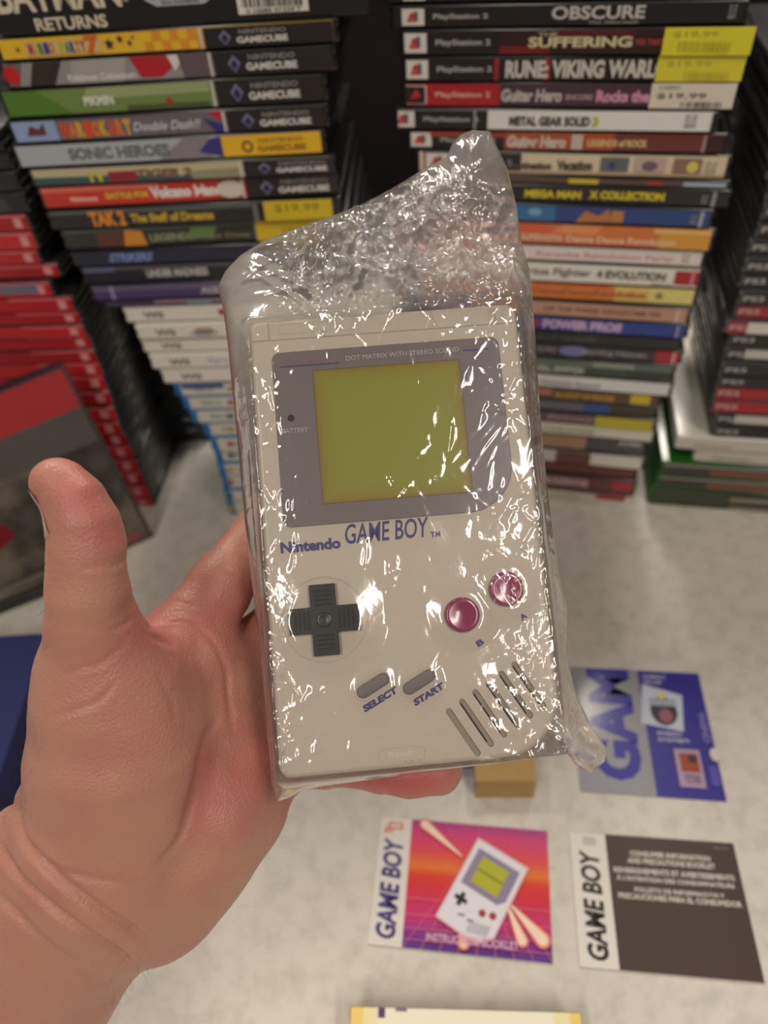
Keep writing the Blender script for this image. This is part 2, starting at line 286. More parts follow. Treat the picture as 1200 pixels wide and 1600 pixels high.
# --- right pile: PlayStation 2 spines
SR = Stack((.215-.005, .4372), R(-15.9), 1000)
def ps(x0, c=BK, tc=(176, 172, 172)):
    return [('r', x0, x0+152, 0, 1, c), ('r', x0+3, x0+38, .06, .94, (226, 222, 212)), ('p', [(x0+12, .45), (x0+17, .75), (x0+25, .7), (x0+24, .45)], (190, 50, 50)), ('p', [(x0+10, .25), (x0+28, .25), (x0+24, .45), (x0+12, .42)], (200, 70, 60)), ('p', [(x0+23, .4), (x0+23, .85), (x0+28, .75), (x0+28, .3)], (70, 90, 110)), ('t', 'PlayStation 2', x0+52, x0+138, .32, .66, tc, .03)]
PX = (150, 148, 150)
Rg = 'game cases in the right pile'
rowsR = [
 (-45, 1, 628, 'black', 'black game case at the very top of the right pile', [BK] + ps(626), []),
 (1, 41, 625, 'black', 'black game case with large silver horror title, topmost fully seen in the right pile', [(26, 23, 24)] + ps(625) + [('t', 'OBSCURE', 862, 1008, .28, .95, (196, 190, 186), .03), ('t', 'The Aftermath', 920, 1000, .04, .2, (160, 155, 150)), ('t', 'SLUS', 1138, 1150, .2, .9, PX)], []),
 (41, 86, 629, 'black', 'black game case with yellow sticker on a blackish red spine', [(46, 20, 20)] + ps(629) + [('r', 782, 860, 0, .35, (120, 26, 30)), ('r', 860, 990, .75, 1, (90, 22, 26)), ('t', 'THE', 840, 870, .78, .92, (200, 190, 160)), ('t', 'SUFFERING', 826, 988, .28, .74, (214, 200, 156), .04), ('t', 'TIES THAT BIND', 992, 1060, .36, .62, (170, 70, 60), .04)], [(1036, 1176, .02, .98, (226, 214, 50), [('t', '$19.99', 1050, 1120, .62, .85, (180, 170, 40)), ('bar', 1060, 1140, .15, .5, (190, 178, 40))])]),
 (86, 129, 631, 'black', 'black game case with tall white viking title and yellow sticker', [(24, 20, 21)] + ps(631) + [('r', 772, 780, 0, 1, (150, 40, 46)), ('r', 850, 860, 0, 1, (140, 34, 40)), ('t', 'RUNE: VIKING WARLORD', 790, 1080, .1, .92, (206, 200, 190), .05)], [(1026, 1162, .05, .98, (224, 210, 56), [('t', '$19.99', 1040, 1110, .55, .8, (190, 176, 60)), ('bar', 1070, 1140, .1, .4, (196, 182, 60))])]),
 (129, 171, 628, 'black', 'black game case with red end panel, purple spine and white price sticker', [(72, 50, 66)] + ps(628, (176, 30, 40), (230, 170, 160)) + [('r', 632, 664, .1, .9, (40, 24, 28)), ('p', [(640, .3), (650, .8), (658, .4)], (190, 40, 46)), ('t', 'Guitar Hero', 783, 878, .2, .8, (196, 186, 186), .05, .1), ('t', 'ENCORE', 884, 926, .3, .56, (180, 150, 160), .04), ('t', 'Rocks the 80s', 932, 1050, .2, .76, (216, 150, 180), .05)], [(1016, 1148, .04, .98, (222, 214, 196), [('t', 'USED', 1028, 1060, .74, .88, (120, 110, 100)), ('t', '$19.99', 1026, 1104, .38, .62, (110, 100, 90)), ('bar', 1066, 1130, .1, .3, (90, 80, 70))])]),
 (171, 208, 610, 'black', 'black game case with a plain white spine and black block title', [(232, 230, 226)] + ps(610) + [('r', 740, 744, 0, 1, (150, 150, 150)), ('t', 'METAL GEAR SOLID', 796, 922, .2, .72, (70, 68, 68), .05), ('t', '3', 926, 936, .2, .74, (190, 200, 90), .05), ('t', 'SLUS', 1070, 1088, .2, .9, PX), ('r', 1112, 1190, 0, 1, BK)], []),
 (208, 241, 636, 'black', 'black game case with rust orange rock title spine', [(178, 82, 44)] + ps(636) + [('r', 672, 788, .7, 1, (160, 60, 54)), ('t', 'Guitar Hero', 792, 884, .1, .85, (210, 196, 184), .06, .1), ('t', 'III', 893, 910, .05, .95, (210, 196, 184), .06), ('r', 960, 1200, 0, 1, (110, 50, 44)), ('t', 'LEGENDS of ROCK', 918, 1012, .25, .68, (226, 190, 130), .05), ('r', 1098, 1103, 0, 1, (160, 140, 140)), ('r', 1104, 1140, 0, 1, (60, 24, 34))], []),
 (241, 279, 662, 'black', 'black game case with cream spine bearing three small pictures', [(222, 204, 172)] + ps(662, (34, 32, 34)) + [('r', 786, 1190, .0, .12, (190, 168, 134)), ('t', 'Destination', 792, 862, .2, .6, (76, 64, 52), .05), ('t', 'Vacation', 870, 926, .2, .72, (76, 64, 52), .05), ('r', 938, 982, .2, .9, (96, 104, 106)), ('d', 956, .5, 1, .2, (60, 60, 120)), ('r', 992, 1040, .2, .9, (196, 170, 160)), ('d', 1015, .5, 1.6, .25, (120, 90, 110)), ('r', 1052, 1096, .2, .9, (140, 112, 92)), ('d', 1082, .5, 1, .28, (220, 206, 90)), ('t', 'SLUS', 1102, 1120, .2, .8, (170, 150, 130))], []),
 (279, 293, 664, 'black', 'thin dark brown case with a yellow patch just under the cream spine', [(92, 72, 64), ('r', 888, 935, 0, 1, (206, 186, 56)), ('r', 1010, 1035, .2, 1, (170, 50, 50)), ('r', 1068, 1150, .1, .9, (170, 186, 200))], []),
 (293, 322, 640, 'black', 'black game case with bold yellow collection title', [(34, 30, 32)] + ps(640) + [('t', 'MEGA MAN', 820, 908, .25, .8, (222, 200, 40), .06), ('t', 'X COLLECTION', 920, 1038, .28, .85, (222, 200, 40), .06), ('t', 'SLUS', 1096, 1106, .2, .8, PX), ('r', 1112, 1118, 0, 1, (150, 150, 160))], []),
 (322, 352, 612, 'black', 'black game case with blue spine and orange artwork', [(40, 70, 134)] + ps(612) + [('r', 780, 868, 0, 1, (54, 112, 166)), ('d', 836, .6, 1.8, .25, (120, 170, 206)), ('p', [(900, 0), (914, .8), (935, .5), (950, .95), (958, .1)], (190, 120, 70)), ('r', 955, 974, .1, .85, (196, 130, 60)), ('r', 1092, 1098, 0, 1, (170, 170, 180)), ('t', 'SLUS', 1078, 1088, .2, .8, PX)], []),
 (352, 389, 620, 'black', 'black game case with orange spine and pale dance title', [(222, 120, 62), ('p', [(780, .5), (800, 1), (850, 1), (880, .6)], (226, 96, 60)), ('p', [(860, .6), (880, 1), (940, 1), (930, .55)], (238, 150, 100)), ('r', 780, 1030, 0, .1, (190, 80, 60)), ('r', 1030, 1130, 0, 1, (222, 158, 50)), ('r', 1020, 1130, .75, 1, (240, 186, 110)), ('t', 'Dance Dance Revolution', 886, 1056, .15, .5, (238, 200, 160), .04), ('t', 'SUPERNOVA', 815, 880, .15, .5, (238, 200, 170), .04)], []),
 (389, 416, 605, 'black', 'black game case with white spine and faint red words', [(230, 218, 214), ('t', 'Karaoke Revolution Party', 838, 1054, .15, .6, (206, 140, 140), .03), ('t', 'SLUS', 1066, 1078, .2, .8, PX)], []),
 (416, 449, 600, 'black', 'black game case with white spine, black fighting title and small red end label', [(230, 226, 216), ('t', 'Virtua Fighter', 806, 924, .2, .75, (120, 116, 110), .04), ('t', '4 EVOLUTION', 932, 1040, .28, .75, (70, 66, 64), .05), ('t', 'GREATEST HITS', 1020, 1052, .03, .16, (120, 116, 110)), ('r', 1054, 1200, .12, .9, (176, 32, 44)), ('r', 1080, 1084, 0, 1, (210, 150, 150))], []),
 (449, 477, 600, 'black', 'black game case with orange spine fading to yellow', [(222, 130, 60), ('r', 960, 1200, 0, 1, (226, 196, 110)), ('r', 1015, 1200, 0, 1, (226, 214, 130)), ('t', 'DanceDanceRevolution', 832, 1010, .25, .7, (180, 100, 50), .05), ('s', 1030, .5, .28, (140, 120, 60)), ('r', 835, 950, .85, 1, (210, 90, 50))], []),
 (477, 502, 595, 'black', 'black game case with dull peach spine', [(196, 150, 126), ('t', 'OF THE THREE KINGDOMS VIII', 850, 1032, .3, .7, (120, 84, 74), .04), ('r', 1056, 1060, 0, 1, (220, 200, 190))], []),
 (502, 525, 590, 'black', 'black game case with royal blue spine and pinkish title', [(50, 70, 150), ('t', 'POWER PROS', 848, 972, .1, .9, (196, 170, 206), .08), ('d', 838, .5, 1, .3, (160, 60, 80)), ('r', 1056, 1060, 0, 1, (160, 160, 190))], []),
 (525, 546, 588, 'black', 'plain black game case just below the royal blue spine', [(46, 46, 48), ('t', 'AC OF THE FALLEN', 840, 930, .3, .7, (84, 84, 86), .03)], []),
 (546, 569, 590, 'black', 'black game case with a red label at the right end of its dark spine', [(66, 62, 66), ('t', 'Guilty', 838, 870, .25, .75, (150, 140, 150), .03), ('d', 895, .5, 2.4, .42, (120, 124, 176)), ('t', 'Burning Heaven', 910, 1010, .25, .75, (160, 156, 156), .03), ('r', 1024, 1200, 0, 1, (176, 48, 56)), ('r', 1050, 1055, 0, 1, (210, 160, 160))], []),
 (569, 595, 585, 'black', 'black game case with mossy green-grey spine', [(70, 80, 70), ('r', 835, 1200, .6, 1, (104, 116, 106)), ('r', 925, 990, .65, 1, (150, 156, 146)), ('t', 'KILL SWITCH', 840, 912, .08, .55, (186, 190, 182), .06), ('r', 980, 1200, 0, .55, (64, 66, 58))], []),
 (595, 617, 580, 'black', 'black game case with bright white spine, upper of the two brightest low in the pile', [(222, 220, 216), ('t', 'Champions Baseball', 842, 938, .15, .5, (120, 116, 112), .05)], []),
 (617, 637, 575, 'black', 'black game case with dark gold spine', [(96, 76, 56), ('t', 'BUCKET OF ROCKS', 868, 960, .15, .7, (196, 150, 60), .05), ('r', 985, 1016, .1, 1, (206, 184, 50)), ('r', 840, 862, .3, 1, (180, 120, 100))], []),
 (637, 654, 572, 'black', 'black game case with slate blue and grey spine', [(110, 108, 120), ('r', 912, 952, 0, 1, (60, 86, 140)), ('r', 952, 1200, 0, 1, (74, 62, 54))], []),
 (654, 671, 570, 'black', 'black game case with a mustard yellow band at the right of its spine', [(100, 84, 92), ('t', 'SPACE RACE', 855, 925, .2, .8, (170, 140, 150), .05)], [(929, 1019, .0, .95, (190, 176, 44), [])]),
 (671, 691, 560, 'black', 'black game case with pale cream spine and faint grey title', [(214, 210, 190), ('t', 'PARADISE', 850, 930, .2, .6, (160, 156, 140), .04)], []),
 (691, 714, 560, 'black', 'black game case with tan patch on a dark grey spine', [(84, 76, 80), ('r', 845, 915, 0, 1, (170, 136, 104)), ('t', 'ATARI', 965, 1000, .6, .95, (190, 186, 184), .04)], []),
 (714, 735, 555, 'black', 'black game case with broken white and maroon spine', [(214, 210, 202), ('r', 868, 922, 0, 1, (110, 66, 60)), ('r', 835, 868, 0, 1, (200, 196, 196))], []),
 (735, 752, 550, 'black', 'black game case with plain maroon spine', [(106, 56, 54)], []),
 (752, 778, 550, 'black', 'black game case with maroon spine and pale title, second from the table', [(110, 56, 60), ('t', 'BLOODRAYNE', 850, 918, .35, .85, (196, 170, 176), .06), ('r', 955, 1000, .4, .95, (170, 50, 66)), ('r', 850, 955, 0, .25, (80, 60, 60))], []),
 (778, 797, 545, 'white', 'white game case lowest in the right pile, resting on the table', [(206, 200, 184), ('t', 'CARS', 860, 905, .3, .7, (170, 164, 150), .04), ('r', 930, 985, .5, 1, (170, 56, 50))], []),
]
rr = {1: 1170, 41: 1176, 86: 1166, 129: 1152, 171: 1126, 208: 1138, 241: 1143, 279: 1143, 293: 1142, 322: 1115, 352: 1117, 389: 1104, 416: 1098, 449: 1091, 477: 1080, 502: 1077, 525: 1066, 546: 1068, 569: 1056, 595: 1052, 617: 1034, 637: 1028, 654: 1028, 671: 1025, 691: 1012, 714: 1008, 735: 997, 752: 993, 778: 982, -45: 1170}
for r in rowsR:
    y0, y1, x, pl, lab, pr, stk = r
    z0, z1 = SR.height(y1), SR.height(y0)
    if r is rowsR[-1]: z0 = 0
    place(SR, y0, y1, rr[y0], 'r', .190, .135, pl, lab, Rg, pr, stk, z=(z0, z1), jit=.5)
    print('R', y0, round((z1-z0)*1000, 1))

# --- red pile at the left edge with smoky cases above
pb = on_z(245, 792); SD = Stack((pb[0], pb[1]), R(-6), 30)
ry = [205, 238, 270, 302, 335, 364, 394, 418, 440, 465, 490, 510, 530, 551, 572, 594, 616, 638, 660, 681, 702, 722, 742, 762, 782, 803]
rx = [0, 14, 28, 42, 47, 57, 62, 92, 84, 118, 128, 136, 144, 152, 160, 166, 176, 184, 192, 200, 208, 218, 226, 234, 242]
ordn = ['first', 'second', 'third', 'fourth', 'fifth', 'sixth', 'seventh', 'eighth', 'ninth', 'tenth', 'eleventh', 'twelfth', 'thirteenth', 'fourteenth', 'fifteenth', 'sixteenth', 'seventeenth', 'eighteenth', 'nineteenth', 'twentieth', 'twenty-first']
for i in range(25):
    z0, z1 = SD.height(ry[i+1]), SD.height(ry[i])
    if i == 24: z0 = 0
    if i < 4:
        place(SD, 0, 0, rx[i], 'r', .170, .105, 'smoke', 'smoky dark case above the red pile at the left edge, %s from the top' % ordn[i], 'smoky cases above the red pile', [(30, 28, 32), ('r', rx[i]-60, rx[i]-30, .1, .9, (60, 58, 64))], z=(z0, z1))
    else:
        k = i-4; pr = [((184, 24, 32), (170, 20, 28), (196, 34, 40))[i % 3], ('r', rx[i]-100, rx[i], .86, 1, (222, 110, 112)), ('r', rx[i]-26, rx[i]-14, .2, .8, (220, 150, 150))]
        if k == 4: pr.append(('r', 0, 60, .2, .9, (110, 110, 130)))
        place(SD, 0, 0, rx[i], 'r', .170, .105, 'smoke', 'glossy red case in the left edge pile, %s from the top of the red ones' % ordn[k], 'red cases at the left edge', pr, z=(z0, z1), insert=(.002, .0008))
    print('D', ry[i], round((z1-z0)*1000, 1))
# --- dark pile behind, seen in the gap between the red and the white cases
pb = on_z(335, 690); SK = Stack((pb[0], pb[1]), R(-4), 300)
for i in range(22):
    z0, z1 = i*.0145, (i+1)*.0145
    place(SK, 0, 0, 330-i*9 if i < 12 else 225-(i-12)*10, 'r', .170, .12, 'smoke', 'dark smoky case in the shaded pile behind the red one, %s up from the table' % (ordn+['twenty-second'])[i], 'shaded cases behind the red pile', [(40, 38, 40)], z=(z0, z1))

# --- far right pile: smoky PlayStation 3 cases over white and green ones
pb = on_z(1012, 788); SP = Stack((pb[0], pb[1]), R(-13), 1150)
py_ = [105, 143, 180, 215, 250, 284, 316, 347, 376, 403, 429, 454, 478, 501, 523, 545, 567, 588, 608, 629, 649, 669, 688, 708, 729, 750, 769, 786, 800]
pz = [SP.height(y) for y in py_]; pz[-1] = 0
pxl = [1210, 1208, 1204, 1202, 1199, 1197, 1190, 1182, 1168, 1160, 1155, 1152, 1146, 1130, 1138, 1130, 1124, 1120, 1114, 1110, 1114, 1112, 1056, 1086, 1030, 1024, 1016, 1012]
for i in range(28):
    c = (38, 30, 32); pl = 'grey'; x = pxl[i]; lg = None
    pr = [c, ('t', 'PS3', x+10, x+42, .3, .72, (176, 172, 170), .03)]
    lab = 'smoky clear game case with dark spine in far right pile, '
    if i in (12, 13, 18, 19): pr[0] = (170, 36, 42); lab = 'smoky clear game case with red spine in far right pile, '
    if i in (13,): pr.append(('r', x+38, 1300, 0, 1, (216, 212, 206)))
    if i in (15, 20): pr.append(('r', x+34, 1300, .2, .95, (200, 194, 184)))
    if i in (22, 23): pr = [(200, 194, 182), ('t', 'Nintendo', x+30, x+90, .2, .5, (140, 134, 124), .03)]; pl = 'white'; lab = 'white game case low in far right pile, '
    if i in (24, 25): pr = [(56, 54, 50), ('r', x+4, 1300, .8, 1, (140, 138, 134)), ('r', x+80, 1300, .1, .7, (120, 76, 50))]; pl = 'green'; lab = 'green plastic case with olive spine in far right pile, '
    if i in (26, 27): pr = [(38, 38, 34), ('r', x+4, x+120, .45, .9, (66, 70, 56)), ('r', x+10, x+140, .0, .12, (110, 108, 100)), ('r', x+125, 1300, .05, .6, (140, 128, 108))]; pl = 'green'; lab = 'green plastic case with blackish spine in far right pile, '
    lab += '%s from its top' % (ordn+['twenty-second', 'twenty-third', 'twenty-fourth', 'twenty-fifth', 'twenty-sixth', 'twenty-seventh', 'lowest'])[i]
    place(SP, 0, 0, x, 'l', .190 if i >= 24 else .171, .135, pl, lab, 'game cases in the far right pile', pr, z=(pz[i+1], pz[i]))
    print('P', py_[i], round((pz[i]-pz[i+1])*1000, 1))

# dim maroon carton in the dark gap behind
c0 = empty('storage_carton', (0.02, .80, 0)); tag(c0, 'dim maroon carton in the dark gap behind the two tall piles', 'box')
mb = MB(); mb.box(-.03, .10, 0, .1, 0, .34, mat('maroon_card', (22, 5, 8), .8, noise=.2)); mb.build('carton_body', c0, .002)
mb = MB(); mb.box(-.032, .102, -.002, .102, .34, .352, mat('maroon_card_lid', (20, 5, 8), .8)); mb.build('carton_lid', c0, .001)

# ------------------------------------------------------------------ flat things on the table
def sheet(name, label, cat, corners, thick, z0, base_mat, edge=(200, 196, 186)):
    """a rectangular booklet on the table: its corners (tl, tr, br, bl) where the photo shows them, squared to a true rectangle"""
    P = [on_z(x, y, z0+thick)[:2] for x, y in corners]
    c = sum(P)/4; ex = (P[1]-P[0])+(P[2]-P[3]); W = np.linalg.norm(ex)/2; ex = ex/np.linalg.norm(ex)
    ey = np.array([-ex[1], ex[0]]); H = abs(((P[0]-P[3])+(P[1]-P[2])) @ ey)/2
    o = c-ex*W/2-ey*H/2
    root = empty(name, (o[0], o[1], z0), math.atan2(ex[1], ex[0])); tag(root, label, cat)
    sk = math.degrees(math.acos(np.clip(((P[0]-P[3])/np.linalg.norm(P[0]-P[3])) @ ex, -1, 1)))
    print(name, 'W %.1f H %.1f mm corner angle %.1f' % (W*1000, H*1000, sk))
    return root, W, H
# picture instruction booklet
def grad_mat():
    m = bpy.data.materials.new('sunset_print'); m.use_nodes = True; nt = m.node_tree; b = nt.nodes['Principled BSDF']
    tc = nt.nodes.new('ShaderNodeTexCoord'); sp = nt.nodes.new('ShaderNodeSeparateXYZ'); mp = nt.nodes.new('ShaderNodeMath'); mp.operation = 'DIVIDE'; mp.inputs[1].default_value = .075
    cr = nt.nodes.new('ShaderNodeValToRGB'); el = cr.color_ramp.elements
    cols = [(0, (88, 54, 140)), (.1, (130, 50, 140)), (.22, (196, 52, 120)), (.45, (214, 44, 60)), (.55, (216, 60, 40)), (.62, (228, 120, 40)), (.74, (222, 70, 80)), (.9, (208, 60, 120)), (1, (160, 50, 130))]
    el[0].position = 0; el[0].color = (*lin(cols[0][1]), 1); el[1].position = 1; el[1].color = (*lin(cols[-1][1]), 1)
    for p, c in cols[1:-1]: e = el.new(p); e.color = (*lin(c), 1)
    nt.links.new(tc.outputs['Object'], sp.inputs[0]); nt.links.new(sp.outputs['Y'], mp.inputs[0]); nt.links.new(mp.outputs[0], cr.inputs[0]); nt.links.new(cr.outputs[0], b.inputs['Base Color'])
    b.inputs['Roughness'].default_value = .35; b.inputs['Coat Weight'].default_value = .3
    return m, mp
root, W, H = sheet('instruction_booklet', 'pink and orange instruction booklet picturing a grey handheld console, lying on the table', 'booklet', [(595, 1275), (859, 1300), (859, 1504), (575, 1476)], .0014, 0, None)
gm, mp = grad_mat(); mp.inputs[1].default_value = H
mb = MB(); mb.box(0, W, 0, H, 0, .0012, mat('booklet_stock', (214, 210, 200), .6)); mb.build('pages', root)
mb = MB(); a = Art(mb, (0, 0, .00122), (1, 0, 0), (0, 1, 0), (0, 0, 1))
a.rect(0, W, 0, H, (224, 220, 214)); s = W*.19; a.rect(s, W, 0, H, None, gm)
PU = (60, 50, 120)
def vtext(a, txt, x0, x1, y0, y1, col, bold=.05, shear=.1):   # reads upward along the strip
    a.text(txt, (x0+x1)/2-(y1-y0)/2, (x0+x1)/2+(y1-y0)/2, (y0+y1)/2-(x1-x0)/2, (y0+y1)/2+(x1-x0)/2, col, bold, shear, math.pi/2)
vtext(a, 'GAME BOY', W*.035, W*.15, H*.05, H*.83, PU, .035, .15)
vtext(a, 'TM', W*.03, W*.08, H*.86, H*.93, (220, 120, 110))
a.rect(W*.05, W*.14, H*.9, H*.965, (222, 140, 120)); a.rect(W*.065, W*.125, H*.915, H*.95, (228, 200, 190))
for i in range(9):        # perspective grid lines
    a.poly([(s+(W-s)*i/8, 0), (s+(W-s)*i/8+.0004, 0), (s+(W-s)*(.35+.3*i/8)+.0002, H*.58), (s+(W-s)*(.35+.3*i/8), H*.58)], (226, 130, 130))
    a.poly([(s+(W-s)*i/8, H), (s+(W-s)*i/8+.0004, H), (s+(W-s)*(.35+.3*i/8)+.0002, H*.62), (s+(W-s)*(.35+.3*i/8), H*.62)], (222, 110, 120))
for f in (.06, .14, .24, .36): a.rect(s, W, H*f, H*f+.0003, (230, 130, 140))
def comet(x0, y0, x1, y1, w0, w1):
    dx, dy = x1-x0, y1-y0; l = math.hypot(dx, dy); nx, ny = -dy/l, dx/l
    for k, c in ((1.5, (236, 140, 110)), (1, (246, 220, 200))):
        pts = [(x0+nx*w0*k, y0+ny*w0*k), (x0-nx*w0*k, y0-ny*w0*k)]
        for i in range(9):
            t_ = -math.pi/2+math.pi*i/8; pts.append((x1+w1*k*(math.sin(t_)*nx+math.cos(t_)*dx/l), y1+w1*k*(math.sin(t_)*ny+math.cos(t_)*dy/l)))
        a.poly(pts, c)
comet(W*.5, H*.72, W*.27, H*.96, .0003, .0022); comet(W*.76, H*.38, W*.84, H*.13, .0004, .0024); comet(W*.78, H*.38, W*.95, H*.15, .0004, .003)
comet(W*.52, H*.2, W*.525, H*.07, .0014, .0024)
def gpic(x, y):       # console drawing, local frame 0..1 across, 0..1.62 up, tilted
    sc = W*.31; th = R(-27); c, q = math.cos(th), math.sin(th)
    return (W*.375+sc*(x*c-y*q), H*.245+sc*(x*q+y*c))
def gp(pts, col): a.poly([gpic(x, y) for x, y in pts], col)
gp([(-.03, -.03), (.8, -.05), (1.03, .2), (1.03, 1.6), (-.03, 1.6)], (230, 190, 200))
gp([(0, 0), (.78, 0), (1, .22), (1, 1.56), (0, 1.56)], (226, 224, 232))
gp([(.08, .72), (.82, .72), (.93, .84), (.93, 1.44), (.08, 1.44)], (140, 130, 158)); gp([(.22, .83), (.76, .83), (.76, 1.34), (.22, 1.34)], (176, 178, 34)); gp([(.22, 1.07), (.76, 1.07), (.76, 1.11), (.22, 1.11)], (130, 132, 30))
for q_ in ([(.1, .43), (.34, .43), (.34, .51), (.1, .51)], [(.18, .35), (.26, .35), (.26, .59), (.18, .59)]): gp(q_, (24, 24, 28))
for cx, cy in ((.66, .46), (.84, .52)): gp([(cx+.065*math.cos(i*.524), cy+.065*math.sin(i*.524)) for i in range(12)], (170, 50, 60))
for cx in (.3, .48): gp([(cx, .2), (cx+.12, .24), (cx+.11, .28), (cx-.01, .24)], (150, 146, 156))
for i in range(6): gp([(.56+i*.06, .05+i*.02), (.585+i*.06, .05+i*.02), (.585+i*.06, .24+i*.02), (.56+i*.06, .24+i*.02)], (170, 168, 178))
a.text('INSTRUCTION BOOKLET', W*.32, W*.82, H*.055, H*.115, (222, 170, 200), .03, 0)
mb.build('printed_cover', root)
# information booklet
root, W, H = sheet('information_booklet', 'dark brown consumer information booklet with white title strip, lying on the table', 'booklet', [(894, 1298), (1153, 1320), (1187, 1533), (901, 1512)], .0014, 0, None)
mb = MB(); mb.box(0, W, 0, H, 0, .0012, mat('booklet_stock', (214, 210, 200), .6)); mb.build('pages', root)
mb = MB(); a = Art(mb, (0, 0, .00122), (1, 0, 0), (0, 1, 0), (0, 0, 1))
a.rect(0, W, 0, H, (226, 222, 214)); a.rect(W*.22, W, 0, H, (72, 56, 52))
vtext(a, 'GAME BOY', W*.05, W*.17, H*.05, H*.86, (30, 26, 28), .035, .15); a.rect(W*.08, W*.16, H*.9, H*.97, (196, 190, 184))
TC = (206, 198, 190)
for k, (tx, x0, x1) in enumerate([('CONSUMER INFORMATION', .36, .84), ('AND PRECAUTIONS BOOKLET', .34, .86), ('RENSEIGNEMENTS ET AVERTISSEMENTS', .25, .96), ("À L'INTENTION DES CONSOMMATEURS", .26, .95), ('FOLLETO DE INFORMACIÓN Y', .36, .88), ('PRECAUCIONES PARA EL CONSUMIDOR', .26, .97)]):
    y = H*(.86-.058*k-.022*(k//2)); a.text(tx, W*x0, W*x1, y-.0016, y+.0016, TC, .04)
a.text('DMG-USA', W*.87, W*.96, H*.94, H*.96, (150, 140, 134), .02)
mb.build('printed_cover', root)
# blue and silver card
root, W, H = sheet('box_panel', 'blue and silver console card with large sideways lettering and a picture, beyond the booklets', 'card', [(895, 1040), (1099, 1055), (1127, 1249), (901, 1239)], .0008, 0, None)
mb = MB(); mb.box(0, W, 0, H, 0, .0006, mat('card_stock', (150, 150, 156), .6)); mb.build('card', root)
mb = MB(); a = Art(mb, (0, 0, .00062), (1, 0, 0), (0, 1, 0), (0, 0, 1)); BL = (44, 40, 156)
a.rect(0, W, 0, H, None, mat('silver_print', (146, 146, 154), .35, .3)); a.rect(W*.53, W, 0, H, (50, 42, 142))
vtext(a, 'GAM', W*.12, W*.46, H*.1, H*1.0, BL, .05, 0)
a.poly([(W*.5, H*.55), (W*.8, H*.5), (W*.84, H*.8), (W*.55, H*.88)], (196, 204, 220)); a.disc(W*.68, H*.66, W*.1, H*.12, (52, 42, 56)); a.disc(W*.69, H*.62, W*.05, H*.06, (150, 90, 110)); a.rect(W*.58, W*.78, H*.7, H*.76, (160, 168, 184)); a.disc(W*.68, H*.79, W*.03, H*.03, (222, 206, 120))
a.text('COMPACT', W*.56, W*.74, H*.93, H*.965, (190, 186, 214), .04); a.text('VIDEO GAME', W*.56, W*.7, H*.885, H*.915, (190, 186, 214), .04)
a.text('STEREO', W*.6, W*.78, H*.46, H*.49, (190, 186, 214), .04); a.text('SYSTEM', W*.6, W*.82, H*.41, H*.44, (190, 186, 214), .04)
a.rect(W*.7, W*.88, H*.08, H*.36, (176, 150, 176)); a.rect(W*.73, W*.86, H*.19, H*.33, (160, 66, 40)); a.rect(W*.79, W*.85, H*.26, H*.32, (60, 40, 50)); a.text('TETRIS', W*.74, W*.85, H*.11, H*.17, (110, 80, 100), .03)
vtext(a, 'CINEMA', W*.925, W*.975, H*.42, H*.66, (130, 120, 190)); a.rect(W*.92, W*.98, H*.1, H*.24, (90, 76, 176))
a.disc(W*.985, H*.33, W*.035, H*.05, None, 20, tm)
mb.build('printed_face', root)
# cream box at the bottom edge
P0 = on_z(547, 1571, .024); P1 = on_z(908, 1581, .024); ex = P1-P0; W = np.linalg.norm(ex); an = math.atan2(ex[1], ex[0])
root = empty('game_box', (P0[0]+.0*math.sin(an)+math.sin(an)*.105, P0[1]-math.cos(an)*.105, 0), an)
tag(root, 'cream box with yellow edges at the bottom of the picture, below the booklets', 'video game box')
mb = MB(); mb.box(0, W, 0, .105, 0, .024, mat('brown_card_side', (150, 128, 100), .7)); mb.build('box_shell', root, .0008)
mb = MB(); a = Art(mb, (0, 0, .02402), (1, 0, 0), (0, 1, 0), (0, 0, 1)); a.rect(.0006, W-.0006, .0006, .1044, (238, 210, 120)); a.rect(W*.06, W*.95, .002, .1044, (238, 226, 178)); a.rect(W*.12, W*.88, .004, .1044, (240, 234, 212))
a.rect(W*.125, W*.155, .1, .1044, (90, 60, 110)); a.rect(W*.2, W*.25, .103, .1044, (130, 110, 140))
mb.build('printed_top', root)
# cardboard flap near the console's lower right
q = [on_z(x, y, .02) for x, y in ((744, 1226), (838, 1226))]; ex = q[1]-q[0]; W = np.linalg.norm(ex); an = math.atan2(ex[1], ex[0])
root = empty('cardboard_tray', (q[0][0], q[0][1], 0), an); tag(root, 'small brown cardboard tray on the table, just below the console corner', 'cardboard tray')
cm = mat('brown_cardboard', (178, 148, 96), .8, noise=.12, nscale=90); bl_ = mat('blue_card', (40, 44, 130), .5)
mb = MB(); mb.box(0, W, 0, .045, 0, .001, cm); mb.build('tray_base', root)
mb = MB(); mb.add([(0, 0, .001), (W, 0, .001), (W, .001, .001), (0, .001, .001), (0, .002, .02), (W, .002, .02), (W, .003, .02), (0, .003, .02)], [(0, 1, 5, 4), (1, 2, 6, 5), (2, 3, 7, 6), (3, 0, 4, 7), (4, 5, 6, 7), (0, 3, 2, 1)], cm); mb.build('front_wall', root)
for x in (0, W-.001):
    mb = MB(); mb.box(x, x+.001, .004, .045, .001, .02, cm if x else bl_); mb.build('side_wall', root)
mb = MB(); mb.box(.001, W-.001, .0445, .0455, .001, .02, cm); mb.build('rear_wall', root)
